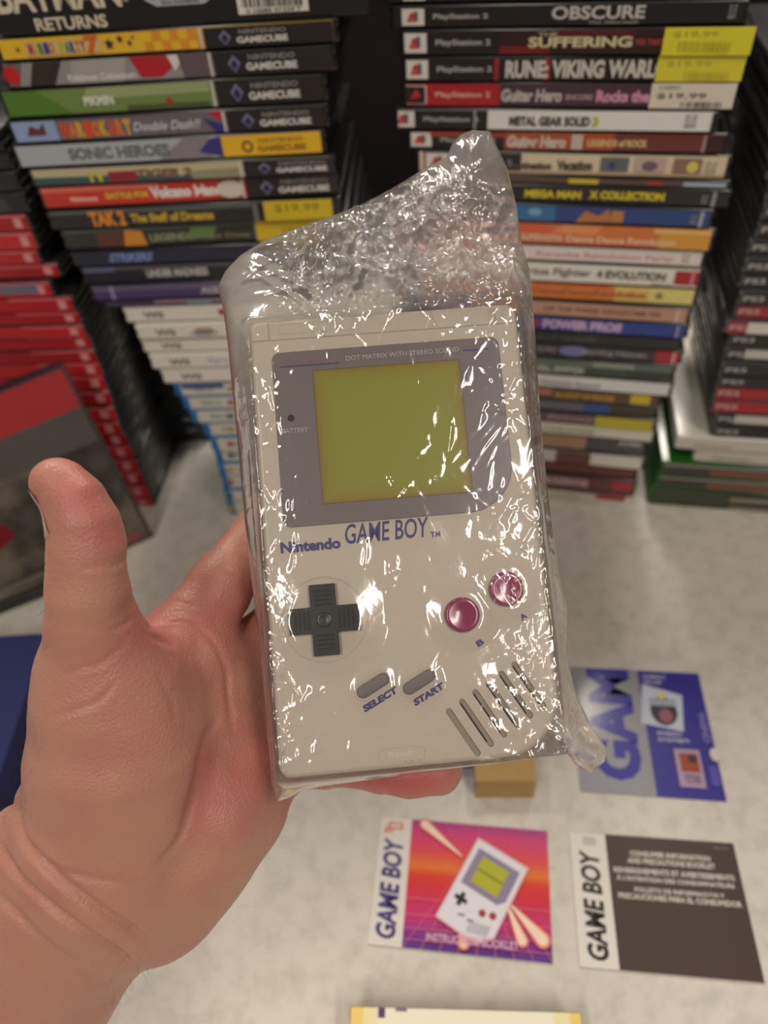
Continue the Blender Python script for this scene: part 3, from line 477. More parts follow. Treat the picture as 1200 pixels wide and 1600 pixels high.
mb = MB(); mb.add([(-.0005, .002, .0202), (W+.0005, .002, .0202), (W+.0005, .047, .0262), (-.0005, .047, .0262), (-.0005, .002, .021), (W+.0005, .002, .021), (W+.0005, .047, .027), (-.0005, .047, .027)], [(3, 2, 1, 0), (4, 5, 6, 7), (0, 1, 5, 4), (1, 2, 6, 5), (2, 3, 7, 6), (3, 0, 4, 7)], cm); mb.build('top_flap', root)
mb = MB(); mb.box(-.012, -.0005, .02, .06, 0, .012, bl_); bb = mb.build('card_box', None, .0006); bb.matrix_world = Matrix.Translation((q[0][0], q[0][1], 0)) @ Matrix.Rotation(an, 4, 'Z'); tag(bb, 'small blue card box peeking out beside the brown cardboard tray', 'box')

# case leaning at the left under the thumb, its cover up
d = ray(100, 570); Ptop = EYE + d*(((SD.B-EYE) @ SD.n-.022)/(d @ SD.n)); Pbot = on_z(240, 838, .002)
ey = Ptop-Pbot; LLc = np.linalg.norm(ey); ey /= LLc; ex = np.array([.89, .45, 0]); ex -= (ex @ ey)*ey; ex /= np.linalg.norm(ex); nz = np.cross(ex, ey); CW = .13; O = Pbot-ex*CW
root = bpy.data.objects.new('game_case', None); C.objects.link(root); root.empty_display_size = .01
O2 = O-nz*.012
root.matrix_world = Matrix(((ex[0], ey[0], nz[0], O2[0]), (ex[1], ey[1], nz[1], O2[1]), (ex[2], ey[2], nz[2], O2[2]), (0, 0, 0, 1)))
tag(root, 'upright game case leaning on the red pile, dark cover with a red band on top', 'video game case')
mb = MB(); mb.box(0, CW, 0, LLc, 0, .0055, PL['smoke']); mb.build('tray', root, .0012)
mb = MB(); mb.box(0, CW, 0, LLc, .0065, .012, PL['smoke']); mb.build('lid', root, .0012)
mb = MB(); mb.box(.002, CW-.001, .002, LLc-.002, .005, .007, PL['smoke']); mb.build('spine_shell', root)
cvm = bpy.data.materials.new('murky_cover_print'); cvm.use_nodes = True; nt = cvm.node_tree; b = nt.nodes['Principled BSDF']; tc = nt.nodes.new('ShaderNodeTexCoord'); n1 = nt.nodes.new('ShaderNodeTexNoise'); n1.inputs['Scale'].default_value = 26; n1.inputs['Detail'].default_value = 5
cr = nt.nodes.new('ShaderNodeValToRGB'); el = cr.color_ramp.elements; el[0].position = .36; el[0].color = (*lin((36, 31, 28)), 1); el[1].position = .68; el[1].color = (*lin((122, 112, 98)), 1); e = el.new(.5); e.color = (*lin((74, 68, 62)), 1)
nt.links.new(tc.outputs['Object'], n1.inputs['Vector']); nt.links.new(n1.outputs['Fac'], cr.inputs[0]); nt.links.new(cr.outputs[0], b.inputs['Base Color']); b.inputs['Roughness'].default_value = .4; b.inputs['Coat Weight'].default_value = .25
mb = MB(); a = Art(mb, (0, 0, .01205), (1, 0, 0), (0, 1, 0), (0, 0, 1)); a.rect(.002, CW-.003, .002, LLc-.002, None, cvm); a.rect(.002, CW-.003, LLc*.8, LLc-.002, (178, 34, 44))
a.rect(.002, CW-.003, LLc*.62, LLc*.8, (84, 80, 78)); a.rect(CW*.72, CW*.93, .006, .011, (150, 70, 70)); a.poly([(CW*.05, LLc*.28), (CW*.28, LLc*.34), (CW*.26, LLc*.42), (CW*.05, LLc*.4)], (130, 30, 34))
mb.build('printed_cover', root)
# flat dark case beneath it
q = on_z(-20, 985, .014); root = empty('game_case', (q[0]-.06, q[1], 0), R(24)); tag(root, 'dark flat game case under the leaning one, mostly off the left edge', 'video game case')
mb = MB(); mb.box(0, .12, 0, .12, 0, .0065, PL['smoke']); mb.build('tray', root, .001)
mb = MB(); mb.box(0, .12, 0, .12, .0072, .0135, PL['smoke']); mb.build('lid', root, .001)
mb = MB(); mb.box(.001, .119, .002, .119, .006, .008, PL['smoke']); mb.build('spine_shell', root)
mb = MB(); a = Art(mb, (0, 0, .0136), (1, 0, 0), (0, 1, 0), (0, 0, 1)); a.rect(.002, .118, .002, .118, None, cvm); a.rect(.06, .118, .01, .05, (110, 104, 100)); mb.build('printed_cover', root)
# navy box
q = on_z(66, 974, .05); root = empty('storage_box', (q[0]-.25, q[1]-.2, 0), R(-2)); tag(root, 'navy blue lidded box on the table at the left edge, half hidden by the thumb', 'box')
nb = mat('navy_card', (22, 30, 92), .7, noise=.12, nscale=300, bump=.1, bscale=900)
mb = MB(); mb.box(.002, .248, .002, .198, 0, .04, nb); mb.build('box_body', root, .001)
mb = MB(); mb.box(0, .25, 0, .2, .04, .05, nb); mb.build('box_lid', root, .001)

# ------------------------------------------------------------------ the handheld console (millimetre frame: x across, y up, z out of the front face)
def rotv(v):
    a = np.linalg.norm(v); k = v/a; K = np.array([[0, -k[2], k[1]], [k[2], 0, -k[0]], [-k[1], k[0], 0]])
    return np.eye(3)+np.sin(a)*K+(1-np.cos(a))*K@K
def cam2w(p): return EYE + RT*p[0] + UP*p[1] - FWD*p[2]
GR = rotv(np.array([-0.11397891, 0.03347418, 0.08489247])); GT = np.array([0.00595063, -0.00625393, -0.23832644])
B3 = np.array([RT, UP, -FWD]).T              # camera axes -> world
GW = B3 @ GR; GO = cam2w(GT)
gmat = Matrix([[*(GW[i]*.001), GO[i]] for i in range(3)]+[[0, 0, 0, 1]])
def w2g(P): return (GW.T @ (np.asarray(P)-GO).T).T*1000
def px2g(px, py, z):                         # where the sight line through a pixel meets the plane z (mm) of the console
    d = GW.T @ ray(px, py); e = GW.T @ (EYE-GO)*1000
    t = (z-e[2])/d[2]; return (e+d*t)[:2]
MM = Matrix.Scale(.001, 4)
root = bpy.data.objects.new('handheld_console', None); C.objects.link(root); root.empty_display_size = .01
root.matrix_world = Matrix([[*GW[i], GO[i]] for i in range(3)]+[[0, 0, 0, 1]])
tag(root, 'grey handheld game console with green screen and two magenta buttons, sealed in a clear bag', 'handheld console')
def rrect(x0, x1, y0, y1, rs, n=8, inset=0):
    """corner radii: tl, tr, br, bl"""
    x0 += inset; x1 -= inset; y0 += inset; y1 -= inset; out = []
    for (cx, cy, sx, sy, a0), r in zip(((x0, y0, 1, 1, 180), (x1, y0, -1, 1, 270), (x1, y1, -1, -1, 0), (x0, y1, 1, -1, 90)), (rs[3], rs[2], rs[1], rs[0])):
        r = max(.05, r-inset)
        for i in range(n+1):
            t = R(a0+90*i/n); out.append((cx+sx*r+r*math.cos(t), cy+sy*r+r*math.sin(t)))
    return out
def loft(mb, rings, m, cap0=True, cap1=True):
    k = len(rings[0]); vs = [p for r in rings for p in r]; fs = []
    for j in range(len(rings)-1):
        for i in range(k): fs.append((j*k+i, j*k+(i+1) % k, (j+1)*k+(i+1) % k, (j+1)*k+i))
    if cap0: fs.append(tuple(reversed(range(k))))
    if cap1: fs.append(tuple((len(rings)-1)*k+i for i in range(k)))
    mb.add([(a*.001, b*.001, c*.001) for a, b, c in vs], fs, m)
def plate(mb, x0, x1, y0, y1, rs, z0, z1, m, bev=.4, n=8, segs=3):
    rings = [[(a, b, z0) for a, b in rrect(x0, x1, y0, y1, rs, n)]]
    for i in range(segs+1):
        t = math.pi/2*i/segs; ins = bev*(1-math.cos(t)); z = z1-bev+bev*math.sin(t)
        rings.append([(a, b, z) for a, b in rrect(x0, x1, y0, y1, rs, n, ins)])
    loft(mb, rings, m)
SHELL = mat('warm_grey_plastic', (196, 186, 170), .42, .12, noise=.02, nscale=300, bump=.12, bscale=1800)
# body: two halves with a seam, then holes and grooves cut in
mb = MB(); BR = (4, 4, 19, 4); rings = []
def ring(ins, z): rings.append([(a, b, z) for a, b in rrect(-45, 45, -74, 74, BR, 12, ins)])
for i in range(5): t = math.pi/2*i/4; ring(2.2*(1-math.sin(t)), -32+2.2*(1-math.cos(t)))
ring(0, -16.5); ring(.5, -16.3); ring(.5, -15.7); ring(0, -15.5)
for i in range(7): t = math.pi/2*i/6; ring(1.7*(1-math.cos(t)), -1.7+1.7*math.sin(t))
loft(mb, rings, SHELL); body = mb.build('shell', None)
cut = MB()
def cpill(x0, y0, x1, y1, r, za, zb, n=8):
    a = math.atan2(y1-y0, x1-x0); pts = []
    for i in range(n+1): t = a+math.pi/2+math.pi*i/n; pts.append((x0+r*math.cos(t), y0+r*math.sin(t)))
    for i in range(n+1): t = a-math.pi/2+math.pi*i/n; pts.append((x1+r*math.cos(t), y1+r*math.sin(t)))
    loft(cut, [[(p, q, za) for p, q in pts], [(p, q, zb) for p, q in pts]], SHELL)
for i in range(6):
    cpill(9.6+4.45*i, -58.0+2.5*i, 17.3+4.45*i, -71.6+2.5*i, 1.0, -1.4, 1)
for cx, cy in ((-13.6, -47.9), (1.0, -48.1)):
    a = R(27); cpill(cx-3.6*math.cos(a), cy-3.6*math.sin(a), cx+3.6*math.cos(a), cy+3.6*math.sin(a), 3.0, -.35, 1)
cut.box(-.0452, .0452, .0666, .0671, -.0004, .001, SHELL); cut.box(-.0386, -.0380, .0668, .0745, -.0005, .001, SHELL); cut.box(.0372, .0378, .0668, .0745, -.0005, .001, SHELL)
for x in (-5.5, -3.4, -1.3): cut.box((x-.4)*.001, (x+.4)*.001, -.0742, -.0716, -.0005, .001, SHELL)
rr_ = [(math.cos(i*math.pi/24)*13.4-27.2, math.sin(i*math.pi/24)*13.4-26) for i in range(48)]
loft(cut, [[(a, b, -.22) for a, b in rr_], [(a+.0, b, .6) for a, b in [((x+27.2)*1.03-27.2, (y+26)*1.03-26) for x, y in rr_]]], SHELL)
co = cut.build('cutter'); bo = body.modifiers.new('cut', 'BOOLEAN'); bo.operation = 'DIFFERENCE'; bo.solver = 'EXACT'; bo.use_self = True; bo.object = co
bpy.context.view_layer.update(); dg = bpy.context.evaluated_depsgraph_get()
me = bpy.data.meshes.new_from_object(body.evaluated_get(dg)); body.modifiers.clear(); body.data = me; bpy.data.objects.remove(co)
me.polygons.foreach_set('use_smooth', [False]*len(me.polygons)); body.parent = root
bv = body.modifiers.new('b', 'BEVEL'); bv.width = .00015; bv.segments = 2; bv.limit_method = 'ANGLE'; bv.angle_limit = R(40)
DS = mat('slot_shade_plastic', (150, 141, 124), .6); DG = mat('slot_gap_shade', (22, 20, 18), .8)  # darker floor plastic and black strip put the slots' recess shade into colour
for i in range(6):
    mb = MB(); x0, y0, x1, y1 = 9.6+4.45*i, -58.0+2.5*i, 17.3+4.45*i, -71.6+2.5*i; a = math.atan2(y1-y0, x1-x0); c_, s_ = math.cos(a), math.sin(a); L_ = math.hypot(x1-x0, y1-y0)
    def sp_(u0, u1, w0, w1, z, m):
        mb.add([((x0+u*c_-w_*s_)*.001, (y0+u*s_+w_*c_)*.001, zz*.001) for zz in (z-.2, z) for u, w_ in ((u0, w0), (u1, w0), (u1, w1), (u0, w1))], [(3, 2, 1, 0), (4, 5, 6, 7), (0, 1, 5, 4), (1, 2, 6, 5), (2, 3, 7, 6), (3, 0, 4, 7)], m)
    sp_(-.8, L_+.8, -.97, .97, -.75, DS)
    if i: sp_(.2, L_-1, -.97, -.45, -.6, DG)
    mb.build('speaker_slot', root)
mb = MB()
for x0, x1, y, r in ((-33.4, -19.6, 70.6, 1.75), (-11.6, -1.2, -69.6, 2.15)):
    for ro, ri in ((r+.12, r-.12),):
        o_, i_ = [], []
        for sx_, a0 in ((x0, 90), (x1, -90)):
            for k in range(11):
                t = R(a0+180*k/10); o_.append((sx_+ro*math.cos(t), y+ro*math.sin(t))); i_.append((sx_+ri*math.cos(t), y+ri*math.sin(t)))
        n = len(o_); md = [((a[0]+b_[0])/2, (a[1]+b_[1])/2) for a, b_ in zip(o_, i_)]
        vs_ = [(a*.001, b_*.001, .00000) for a, b_ in o_]+[(a*.001, b_*.001, .00012) for a, b_ in md]+[(a*.001, b_*.001, .0) for a, b_ in i_]
        mb.add(vs_, [(k, (k+1) % n, n+(k+1) % n, n+k) for k in range(n)]+[(n+k, n+(k+1) % n, 2*n+(k+1) % n, 2*n+k) for k in range(n)], SHELL)
mb.build('moulded_outlines', root)
# embossed mouldings
mb = MB(); a = Art(mb, (0, 0, -.0002), (.001, 0, 0), (0, .001, 0), (0, 0, 1), 4e-5); SE = mat('moulded_plastic', (190, 180, 160), .5)
mb = MB()
def raised(txt, x0, x1, y0, y1, z, m, rot=0, bold=.02, shear=0):
    A = Art(mb, (0, 0, z*.001), (.001, 0, 0), (0, .001, 0), (0, 0, 1), 2e-5); A.text(txt, x0, x1, y0, y1, None, bold, shear, rot, m)
raised('PHONES', -10.5, -2.5, -70.4, -68.8, .03, mat('moulded_plastic_light', (214, 206, 186), .4)); raised('OFF·ON', -25, -19, 70, 71.2, .03, mat('moulded_plastic_light', (214, 206, 186), .4))
o = mb.build('moulded_lettering', root); 
# screen surround
LG = mat('grey_screen_plastic', (121, 112, 116), .3, .5)
mb = MB(); plate(mb, -38.1, 37.8, 4.2, 62.6, (2.8, 2.8, 15.5, 2.8), -.3, .35, LG, .25, 14); lens = mb.build('screen_surround', root)
mb = MB(); A = Art(mb, (0, 0, .00036), (.001, 0, 0), (0, .001, 0), (0, 0, 1), 2e-5)
A.rect(-35.4, -15.9, 58.6, 59.1, None, mat('print_magenta', (134, 84, 106), .4)); A.rect(-35.4, -15.9, 57.3, 57.8, None, mat('print_blue', (62, 56, 112), .4))
A.rect(25.6, 34.2, 59.6, 60.1, None, mat('print_magenta', (134, 84, 106), .4)); A.rect(25.6, 34.2, 58.3, 58.8, None, mat('print_blue', (62, 56, 112), .4))
GL = mat('print_light_grey', (190, 184, 186), .4)
A.text('DOT MATRIX WITH STEREO SOUND', -13.6, 24.2, 58.2, 59.8, None, .0, 0, R(.4), GL); A.text('BATTERY', -36.2, -27.8, 35.2, 36.7, None, .0, 0, 0, GL)
A.disc(-33.1, 40.1, 1.15, 1.15, None, 20, mat('unlit_lamp_red', (52, 38, 24), .25, .5))
mb.build('surround_lettering', lens)
# liquid crystal screen
lm_ = bpy.data.materials.new('olive_lcd'); lm_.use_nodes = True; nt = lm_.node_tree; b = nt.nodes['Principled BSDF']; tc = nt.nodes.new('ShaderNodeTexCoord')
mpn = nt.nodes.new('ShaderNodeMapping'); nt.links.new(tc.outputs['Generated'], mpn.inputs[0]); mpn.inputs['Location'].default_value = (-1, -1, 0); mpn.inputs['Scale'].default_value = (2, 2, 0)
sx = nt.nodes.new('ShaderNodeSeparateXYZ'); nt.links.new(mpn.outputs[0], sx.inputs[0])
def node(op, *ins):
    n = nt.nodes.new('ShaderNodeMath'); n.operation = op
    for i, v in enumerate(ins):
        if isinstance(v, (int, float)): n.inputs[i].default_value = v
        else: nt.links.new(v, n.inputs[i])
    return n.outputs[0]
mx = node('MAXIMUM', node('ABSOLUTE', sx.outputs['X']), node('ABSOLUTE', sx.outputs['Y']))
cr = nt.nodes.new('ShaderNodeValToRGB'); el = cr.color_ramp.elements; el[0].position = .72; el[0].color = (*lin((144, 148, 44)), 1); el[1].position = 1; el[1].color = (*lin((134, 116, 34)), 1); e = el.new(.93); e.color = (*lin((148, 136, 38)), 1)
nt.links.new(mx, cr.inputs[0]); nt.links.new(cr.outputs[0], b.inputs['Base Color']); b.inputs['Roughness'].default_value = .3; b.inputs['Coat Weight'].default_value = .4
mb = MB(); mb.box(-.0250, .0241, .0108, .0557, .0000, .00038, mat('screen_rim', (84, 66, 30), .4)); rim = mb.build('screen_rim', lens)
mb = MB(); mb.box(-.0248, .0239, .0110, .0555, .0002, .00042, lm_); mb.build('screen', root)
# printing on the shell
NB = mat('print_navy', (52, 50, 118), .4)
mb = MB(); A = Art(mb, (0, 0, .00003), (.001, 0, 0), (0, .001, 0), (0, 0, 1), 2e-5)
A.text('Nintendo', -39.6, -20.2, -3.9, -.2, None, .05, 0, R(.3), NB); A.text('GAME BOY', -18.6, 8.8, -2.6, 3.9, None, .012, .18, R(.5), NB); A.text('TM', 9.0, 12.2, -2.7, -.9, None, .04, 0, 0, NB)
A.text('B', 20.3, 22.7, -38.6, -36.6, None, .05, 0, R(27), NB); A.text('A', 35.1, 37.4, -31.6, -29.6, None, .05, 0, R(27), NB)
A.text('SELECT', -17.9, -5.5, -53.4, -51.2, None, .06, .1, R(26), NB); A.text('START', -1.8, 9.2, -53.2, -51.0, None, .06, .1, R(26), NB)
mb.build('printed_lettering', root)
# direction pad
DK = mat('black_glossy_plastic', (34, 34, 38), .28, .6)
mb = MB(); h, q = 11.2, 4.15; cx, cy = -27.2, -26
cross = [(-q, -h), (q, -h), (q, -q), (h, -q), (h, q), (q, q), (q, h), (-q, h), (-q, q), (-h, q), (-h, -q), (-q, -q)]
loft(mb, [[(cx+x, cy+y, z) for x, y in cross] for z in (-.3, 2.0)], DK)
for i in range(4):
    for d in (4.9, 6.3, 7.7, 9.1):
        c_, s_ = (1, 0, -1, 0)[i], (0, 1, 0, -1)[i]
        x, y = cx+c_*d, cy+s_*d; hx, hy = (.28 if c_ else 2.9), (.28 if s_ else 2.9)
        mb.box((x-hx)*.001, (x+hx)*.001, (y-hy)*.001, (y+hy)*.001, .0019, .00225, DK)
o = mb.build('direction_pad', root, .0004, 2)
rings = [[(cx+r*math.cos(i*math.pi/12), cy+r*math.sin(i*math.pi/12), z) for i in range(24)] for r, z in ((2.4, 2.02), (2.2, 2.18), (1.8, 2.2), (1.0, 2.08), (.3, 2.04))]
mb = MB(); loft(mb, rings, DK); d_ = mb.build('centre_dimple', o, smooth=True)
# round buttons
MG = mat('magenta_plastic', (146, 36, 88), .2, .7)
for cx, cy in ((16.6, -28.3), (31.6, -21.4)):
    mb = MB(); r = 5.55
    rings = [[(cx+q*math.cos(i*math.pi/20), cy+q*math.sin(i*math.pi/20), z) for i in range(40)] for q, z in ((r+.5, -.2), (r+.5, .12), (r+.1, .14), (r+.1, -.1))]
    loft(mb, rings, SHELL, False, False); mb.build('button_collar', root)
    mb = MB(); rings = [[(cx+q*math.cos(i*math.pi/20), cy+q*math.sin(i*math.pi/20), z) for i in range(40)] for q, z in ((r, -.3), (r, 1.5), (r-.2, 1.85), (r-.6, 2.05), (r-1.4, 2.0), (r-3, 1.75), (.6, 1.6))]
    loft(mb, rings, MG); mb.build('round_button', root, smooth=True)
RG = mat('grey_rubber', (118, 110, 112), .55)
for cx, cy in ((-13.6, -47.9), (1.0, -48.1)):
    mb = MB(); a = R(27); r = 1.95
    def pl(ins, z):
        out = []
        for sgn, a0 in ((-1, a+math.pi/2), (1, a-math.pi/2)):
            for i in range(9): t = a0+math.pi*i/8; out.append((cx+sgn*3.7*math.cos(a)+(r-ins)*math.cos(t), cy+sgn*3.7*math.sin(a)+(r-ins)*math.sin(t), z))
        return out
    loft(mb, [pl(0, -.35), pl(0, .6), pl(.15, .9), pl(.5, 1.05), pl(1.0, 1.1)], RG); mb.build('rubber_button', root, smooth=True)

# ------------------------------------------------------------------ the left hand
def cp(px, py, z): return np.array([(px-600)/FPX*z, (800-py)/FPX*z, -z])
def chain(pts): return [(cp(*a[:3]), a[3]/1000, cp(*b_[:3]), b_[3]/1000) for a, b_ in zip(pts[:-1], pts[1:])]
thumb = chain([(88, 753, .212, 6.5), (98, 760, .212, 7.2), (119, 785, .212, 9.0), (131, 818, .2125, 9.9), (137, 852, .214, 10.6), (137, 882, .215, 10.6), (138, 925, .217, 11.8), (142, 975, .222, 13.4), (160, 1060, .232, 18.5)])
palm = chain([(168, 1070, .234, 18.8), (184, 1160, .241, 25), (188, 1235, .248, 26.5), (172, 1330, .252, 28), (120, 1400, .262, 29)])
palm += chain([(250, 1070, .258, 19), (300, 1020, .266, 14), (345, 1060, .274, 14)])
palm += chain([(230, 1150, .258, 24), (330, 1130, .272, 18), (395, 1150, .280, 15)])
palm += chain([(240, 1280, .260, 28), (325, 1258, .265, 21.3), (388, 1218, .272, 15)])
palm += chain([(330, 1190, .268, 20), (330, 1256, .265, 21.3), (272, 1340, .262, 22.5), (235, 1382, .260, 21), (130, 1400, .262, 28)])
palm += chain([(120, 1400, .262, 28), (75, 1500, .268, 27), (20, 1560, .272, 31), (-80, 1720, .284, 34), (-200, 1900, .30, 36)])
palm += chain([(160, 1300, .254, 26), (60, 1380, .262, 25), (0, 1480, .27, 26)])
fingers = [
 chain([(283, 1000, .266, 12.5), (345, 915, .276, 12), (417, 826, .2875, 10.8), (520, 735, .2935, 10), (585, 690, .294, 9), (630, 665, .293, 8)]),
 chain([(345, 1070, .274, 13.5), (440, 975, .290, 11.6), (560, 900, .294, 10.4), (660, 850, .292, 9.6), (715, 830, .290, 8.4)]),
 chain([(380, 1130, .276, 13), (470, 1080, .289, 11), (580, 1040, .291, 10), (670, 1020, .289, 9.2), (720, 1010, .286, 8)]),
 chain([(395, 1190, .272, 15), (440, 1186, .276, 11.5), (505, 1192, .275, 8.9), (560, 1194, .275, 8.8), (590, 1197, .275, 9.2), (640, 1203, .275, 9.7), (683, 1203, .275, 9.0)])]
def sd(P, caps, k):
    acc = None
    for a, ra, b_, rb in caps:
        ba = b_-a; h = np.clip(((P-a) @ ba)/(ba @ ba), 0, 1); d = np.linalg.norm(P-a-h[:, None]*ba, axis=1)-(ra+(rb-ra)*h)
        acc = d if acc is None else smin(acc, d, k)
    return acc
def smin(a, b, k):
    h = np.clip(.5+.5*(b-a)/k, 0, 1); return b*(1-h)+a*h-k*h*(1-h)
def field(P):
    p = smin(sd(P, palm, .012), sd(P, thumb, .002), .012); out = None
    for f in fingers:
        d = smin(p, sd(P, f, .0022), .007); out = d if out is None else np.minimum(out, d)
    return out
# first hull: dense spheres, voxel remesh, then settle every vertex on the smooth field
bm = bmesh.new()
for caps in [palm, thumb]+fingers:
    for a, ra, b_, rb in caps:
        n = max(2, int(np.linalg.norm(b_-a)/.004))
        for i in range(n+1):
            t = i/n; p = a+(b_-a)*t; bmesh.ops.create_icosphere(bm, subdivisions=3, radius=ra+(rb-ra)*t, matrix=Matrix.Translation(p))
me = bpy.data.meshes.new('person'); bm.to_mesh(me); bm.free(); ho = bpy.data.objects.new('person', me); C.objects.link(ho)
rm = ho.modifiers.new('r', 'REMESH'); rm.mode = 'VOXEL'; rm.voxel_size = .0009
bpy.context.view_layer.update(); dg = bpy.context.evaluated_depsgraph_get(); me2 = bpy.data.meshes.new_from_object(ho.evaluated_get(dg)); ho.modifiers.clear(); ho.data = me2
nV = len(me2.vertices); V = np.empty(nV*3); me2.vertices.foreach_get('co', V); V = V.reshape(-1, 3)
def grad(P, e=2e-4): return np.stack([(field(P+d)-field(P-d))/(2*e) for d in np.eye(3)*e], 1)
for it in range(5):
    g = grad(V); f = field(V); V = V - (f/np.maximum((g*g).sum(1), .25))[:, None]*g*.9
# even out the mesh a little
E_ = np.empty(len(me2.edges)*2, int); me2.edges.foreach_get('vertices', E_); E_ = E_.reshape(-1, 2)
deg = np.bincount(E_.ravel(), minlength=nV)[:, None]
for it in range(3):
    S = np.zeros_like(V); np.add.at(S, E_[:, 0], V[E_[:, 1]]); np.add.at(S, E_[:, 1], V[E_[:, 0]]); V = V*.5+S/deg*.5
    g = grad(V); f = field(V); V = V - (f/np.maximum((g*g).sum(1), .25))[:, None]*g
g = grad(V); N = g/np.linalg.norm(g, axis=1)[:, None]
# skin creases: real grooves and folds
QX = 600+FPX*V[:, 0]/-V[:, 2]; QY = 800-FPX*V[:, 1]/-V[:, 2]; Q = np.stack([QX, QY], 1)
front = np.clip((-(N*V).sum(1)/np.linalg.norm(V, axis=1)+.25)*2.5, 0, 1)
def pline(pts, sub=6):
    pts = [np.array(p, float) for p in pts]; out = []
    P_ = [pts[0]]+pts+[pts[-1]]
    for i in range(1, len(P_)-2):
        for j in range(sub):
            t = j/sub; p0, p1, p2, p3 = P_[i-1:i+3]
            out.append(.5*((2*p1)+(-p0+p2)*t+(2*p0-5*p1+4*p2-p3)*t*t+(-p0+3*p1-3*p2+p3)*t**3))
    out.append(pts[-1]); return np.array(out)
creases = [ # points, width px, depth mm, raised rim mm
 ([(18, 1235), (30, 1300), (62, 1342), (110, 1388), (165, 1428), (200, 1447), (240, 1480)], 6.0, 2.2, .5),
 ([(-5, 1310), (30, 1370), (80, 1415), (130, 1452), (175, 1482), (214, 1510)], 5.2, 1.8, .5),
 ([(75, 1348), (110, 1366), (150, 1376), (190, 1380)], 4, 1.0, .0),
 ([(-10, 1390), (30, 1430), (70, 1470), (120, 1510), (160, 1540)], 6, .8, .4),
 ([(128, 887), (150, 886), (175, 883), (202, 873)], 3.5, .65, .2), ([(134, 879), (165, 876), (200, 866)], 2.5, .3, .1),
 ([(168, 986), (190, 978), (214, 962)], 3, .6, .15),
 ([(95, 1060), (125, 1045), (150, 1040), (175, 1022), (195, 1005)], 4, .45, .2), ([(85, 1120), (120, 1108), (155, 1095), (178, 1068)], 4, .5, .2),
 ([(217, 984), (245, 978), (280, 972), (310, 982), (335, 1005), (352, 1050), (358, 1100), (366, 1150)], 4.5, .6, .2),
 ([(222, 990), (250, 1000), (275, 1012)], 4, .6, .2), ([(240, 958), (270, 940), (310, 948)], 4, .5, .2), ([(250, 966), (280, 955), (320, 960)], 3, .4, .1),
 ([(246, 1050), (266, 1090), (275, 1130)], 4, .35, .1), ([(340, 1120), (322, 1160), (308, 1210), (300, 1250), (280, 1310), (235, 1362)], 6, .9, .2),
 ([(345, 888), (360, 892), (378, 900)], 4, .5, .1),
 ([(518, 1150), (519, 1250)], 3.5, .55, .2), ([(604, 1150), (602, 1250)], 3, .6, .2), ([(470, 1150), (474, 1250)], 4, .8, .1),
 ([(60, 880), (78, 881), (92, 880)], 4, .6, .2), ([(60, 868), (80, 870), (90, 868)], 3, .4, .1), ([(60, 892), (78, 894), (92, 892)], 3, .4, .1),
]
disp = np.zeros(nV)
for pts, wd, dp, rim in creases:
    L_ = pline(pts); m_ = (QX > L_[:, 0].min()-30) & (QX < L_[:, 0].max()+30) & (QY > L_[:, 1].min()-30) & (QY < L_[:, 1].max()+30)
    idx = np.where(m_)[0]; 
    if len(idx) == 0: continue
    A0, A1 = L_[:-1], L_[1:]; q = Q[idx][:, None, :]; ab = A1-A0; h = np.clip(((q-A0)*ab).sum(2)/np.maximum((ab*ab).sum(1), 1e-9), 0, 1)
    d = np.linalg.norm(q-A0-h[..., None]*ab, axis=2); j = d.argmin(1); dm = d[np.arange(len(idx)), j]; s = (j+h[np.arange(len(idx)), j])/len(A0)
    fade = np.clip(np.minimum(s, 1-s)*6+.15, 0, 1)
    disp[idx] += (-dp*np.exp(-(dm/wd)**2)+.5*rim*np.exp(-((dm-wd*2.2)/(wd*1.2))**2))*fade*front[idx]*.001
rng = np.random.RandomState(3)
for k in range(26):       # gentle undulation of flesh
    d = rng.normal(size=3); d /= np.linalg.norm(d); disp += .00010*np.sin(V @ d*rng.uniform(120, 420)+rng.uniform(0, 6.3))
for it in range(2):
    S = np.zeros(nV); np.add.at(S, E_[:, 0], disp[E_[:, 1]]); np.add.at(S, E_[:, 1], disp[E_[:, 0]]); disp = disp*.5+S/deg[:, 0]*.5
V2 = V+N*disp[:, None]
W3 = EYE+V2 @ B3.T
me2.vertices.foreach_set('co', W3.ravel()); me2.polygons.foreach_set('use_smooth', [True]*len(me2.polygons))
# natural flush of the skin: redder at finger tips and palm, paler at the wrist and the thumb's back
fl = np.zeros(nV)
for px, py, r_, a_ in ((120, 770, 60, .9), (175, 840, 45, .6), (215, 1000, 55, .5), (330, 1240, 60, .65), (180, 1130, 90, .35), (300, 980, 60, .45), (660, 1215, 70, 1.0), (380, 960, 80, .6), (560, 1220, 60, .7), (400, 1180, 60, .6), (140, 850, 30, .2)):
    fl += a_*np.exp(-((QX-px)**2+(QY-py)**2)/r_**2)
fl = np.clip(fl, 0, 1); ca = me2.color_attributes.new('flush', 'FLOAT_COLOR', 'POINT')
ca.data.foreach_set('color', np.stack([fl, fl, fl, np.ones(nV)], 1).ravel())
sk = bpy.data.materials.new('skin'); sk.use_nodes = True; nt = sk.node_tree; b = nt.nodes['Principled BSDF']; tc = nt.nodes.new('ShaderNodeTexCoord')
at_ = nt.nodes.new('ShaderNodeAttribute'); at_.attribute_name = 'flush'
n1 = nt.nodes.new('ShaderNodeTexNoise'); n1.inputs['Scale'].default_value = 55; n1.inputs['Detail'].default_value = 5; nt.links.new(tc.outputs['Object'], n1.inputs['Vector'])
fac = node('ADD', node('MULTIPLY', at_.outputs['Fac'], .8), node('MULTIPLY', node('SUBTRACT', n1.outputs['Fac'], .5), .9))
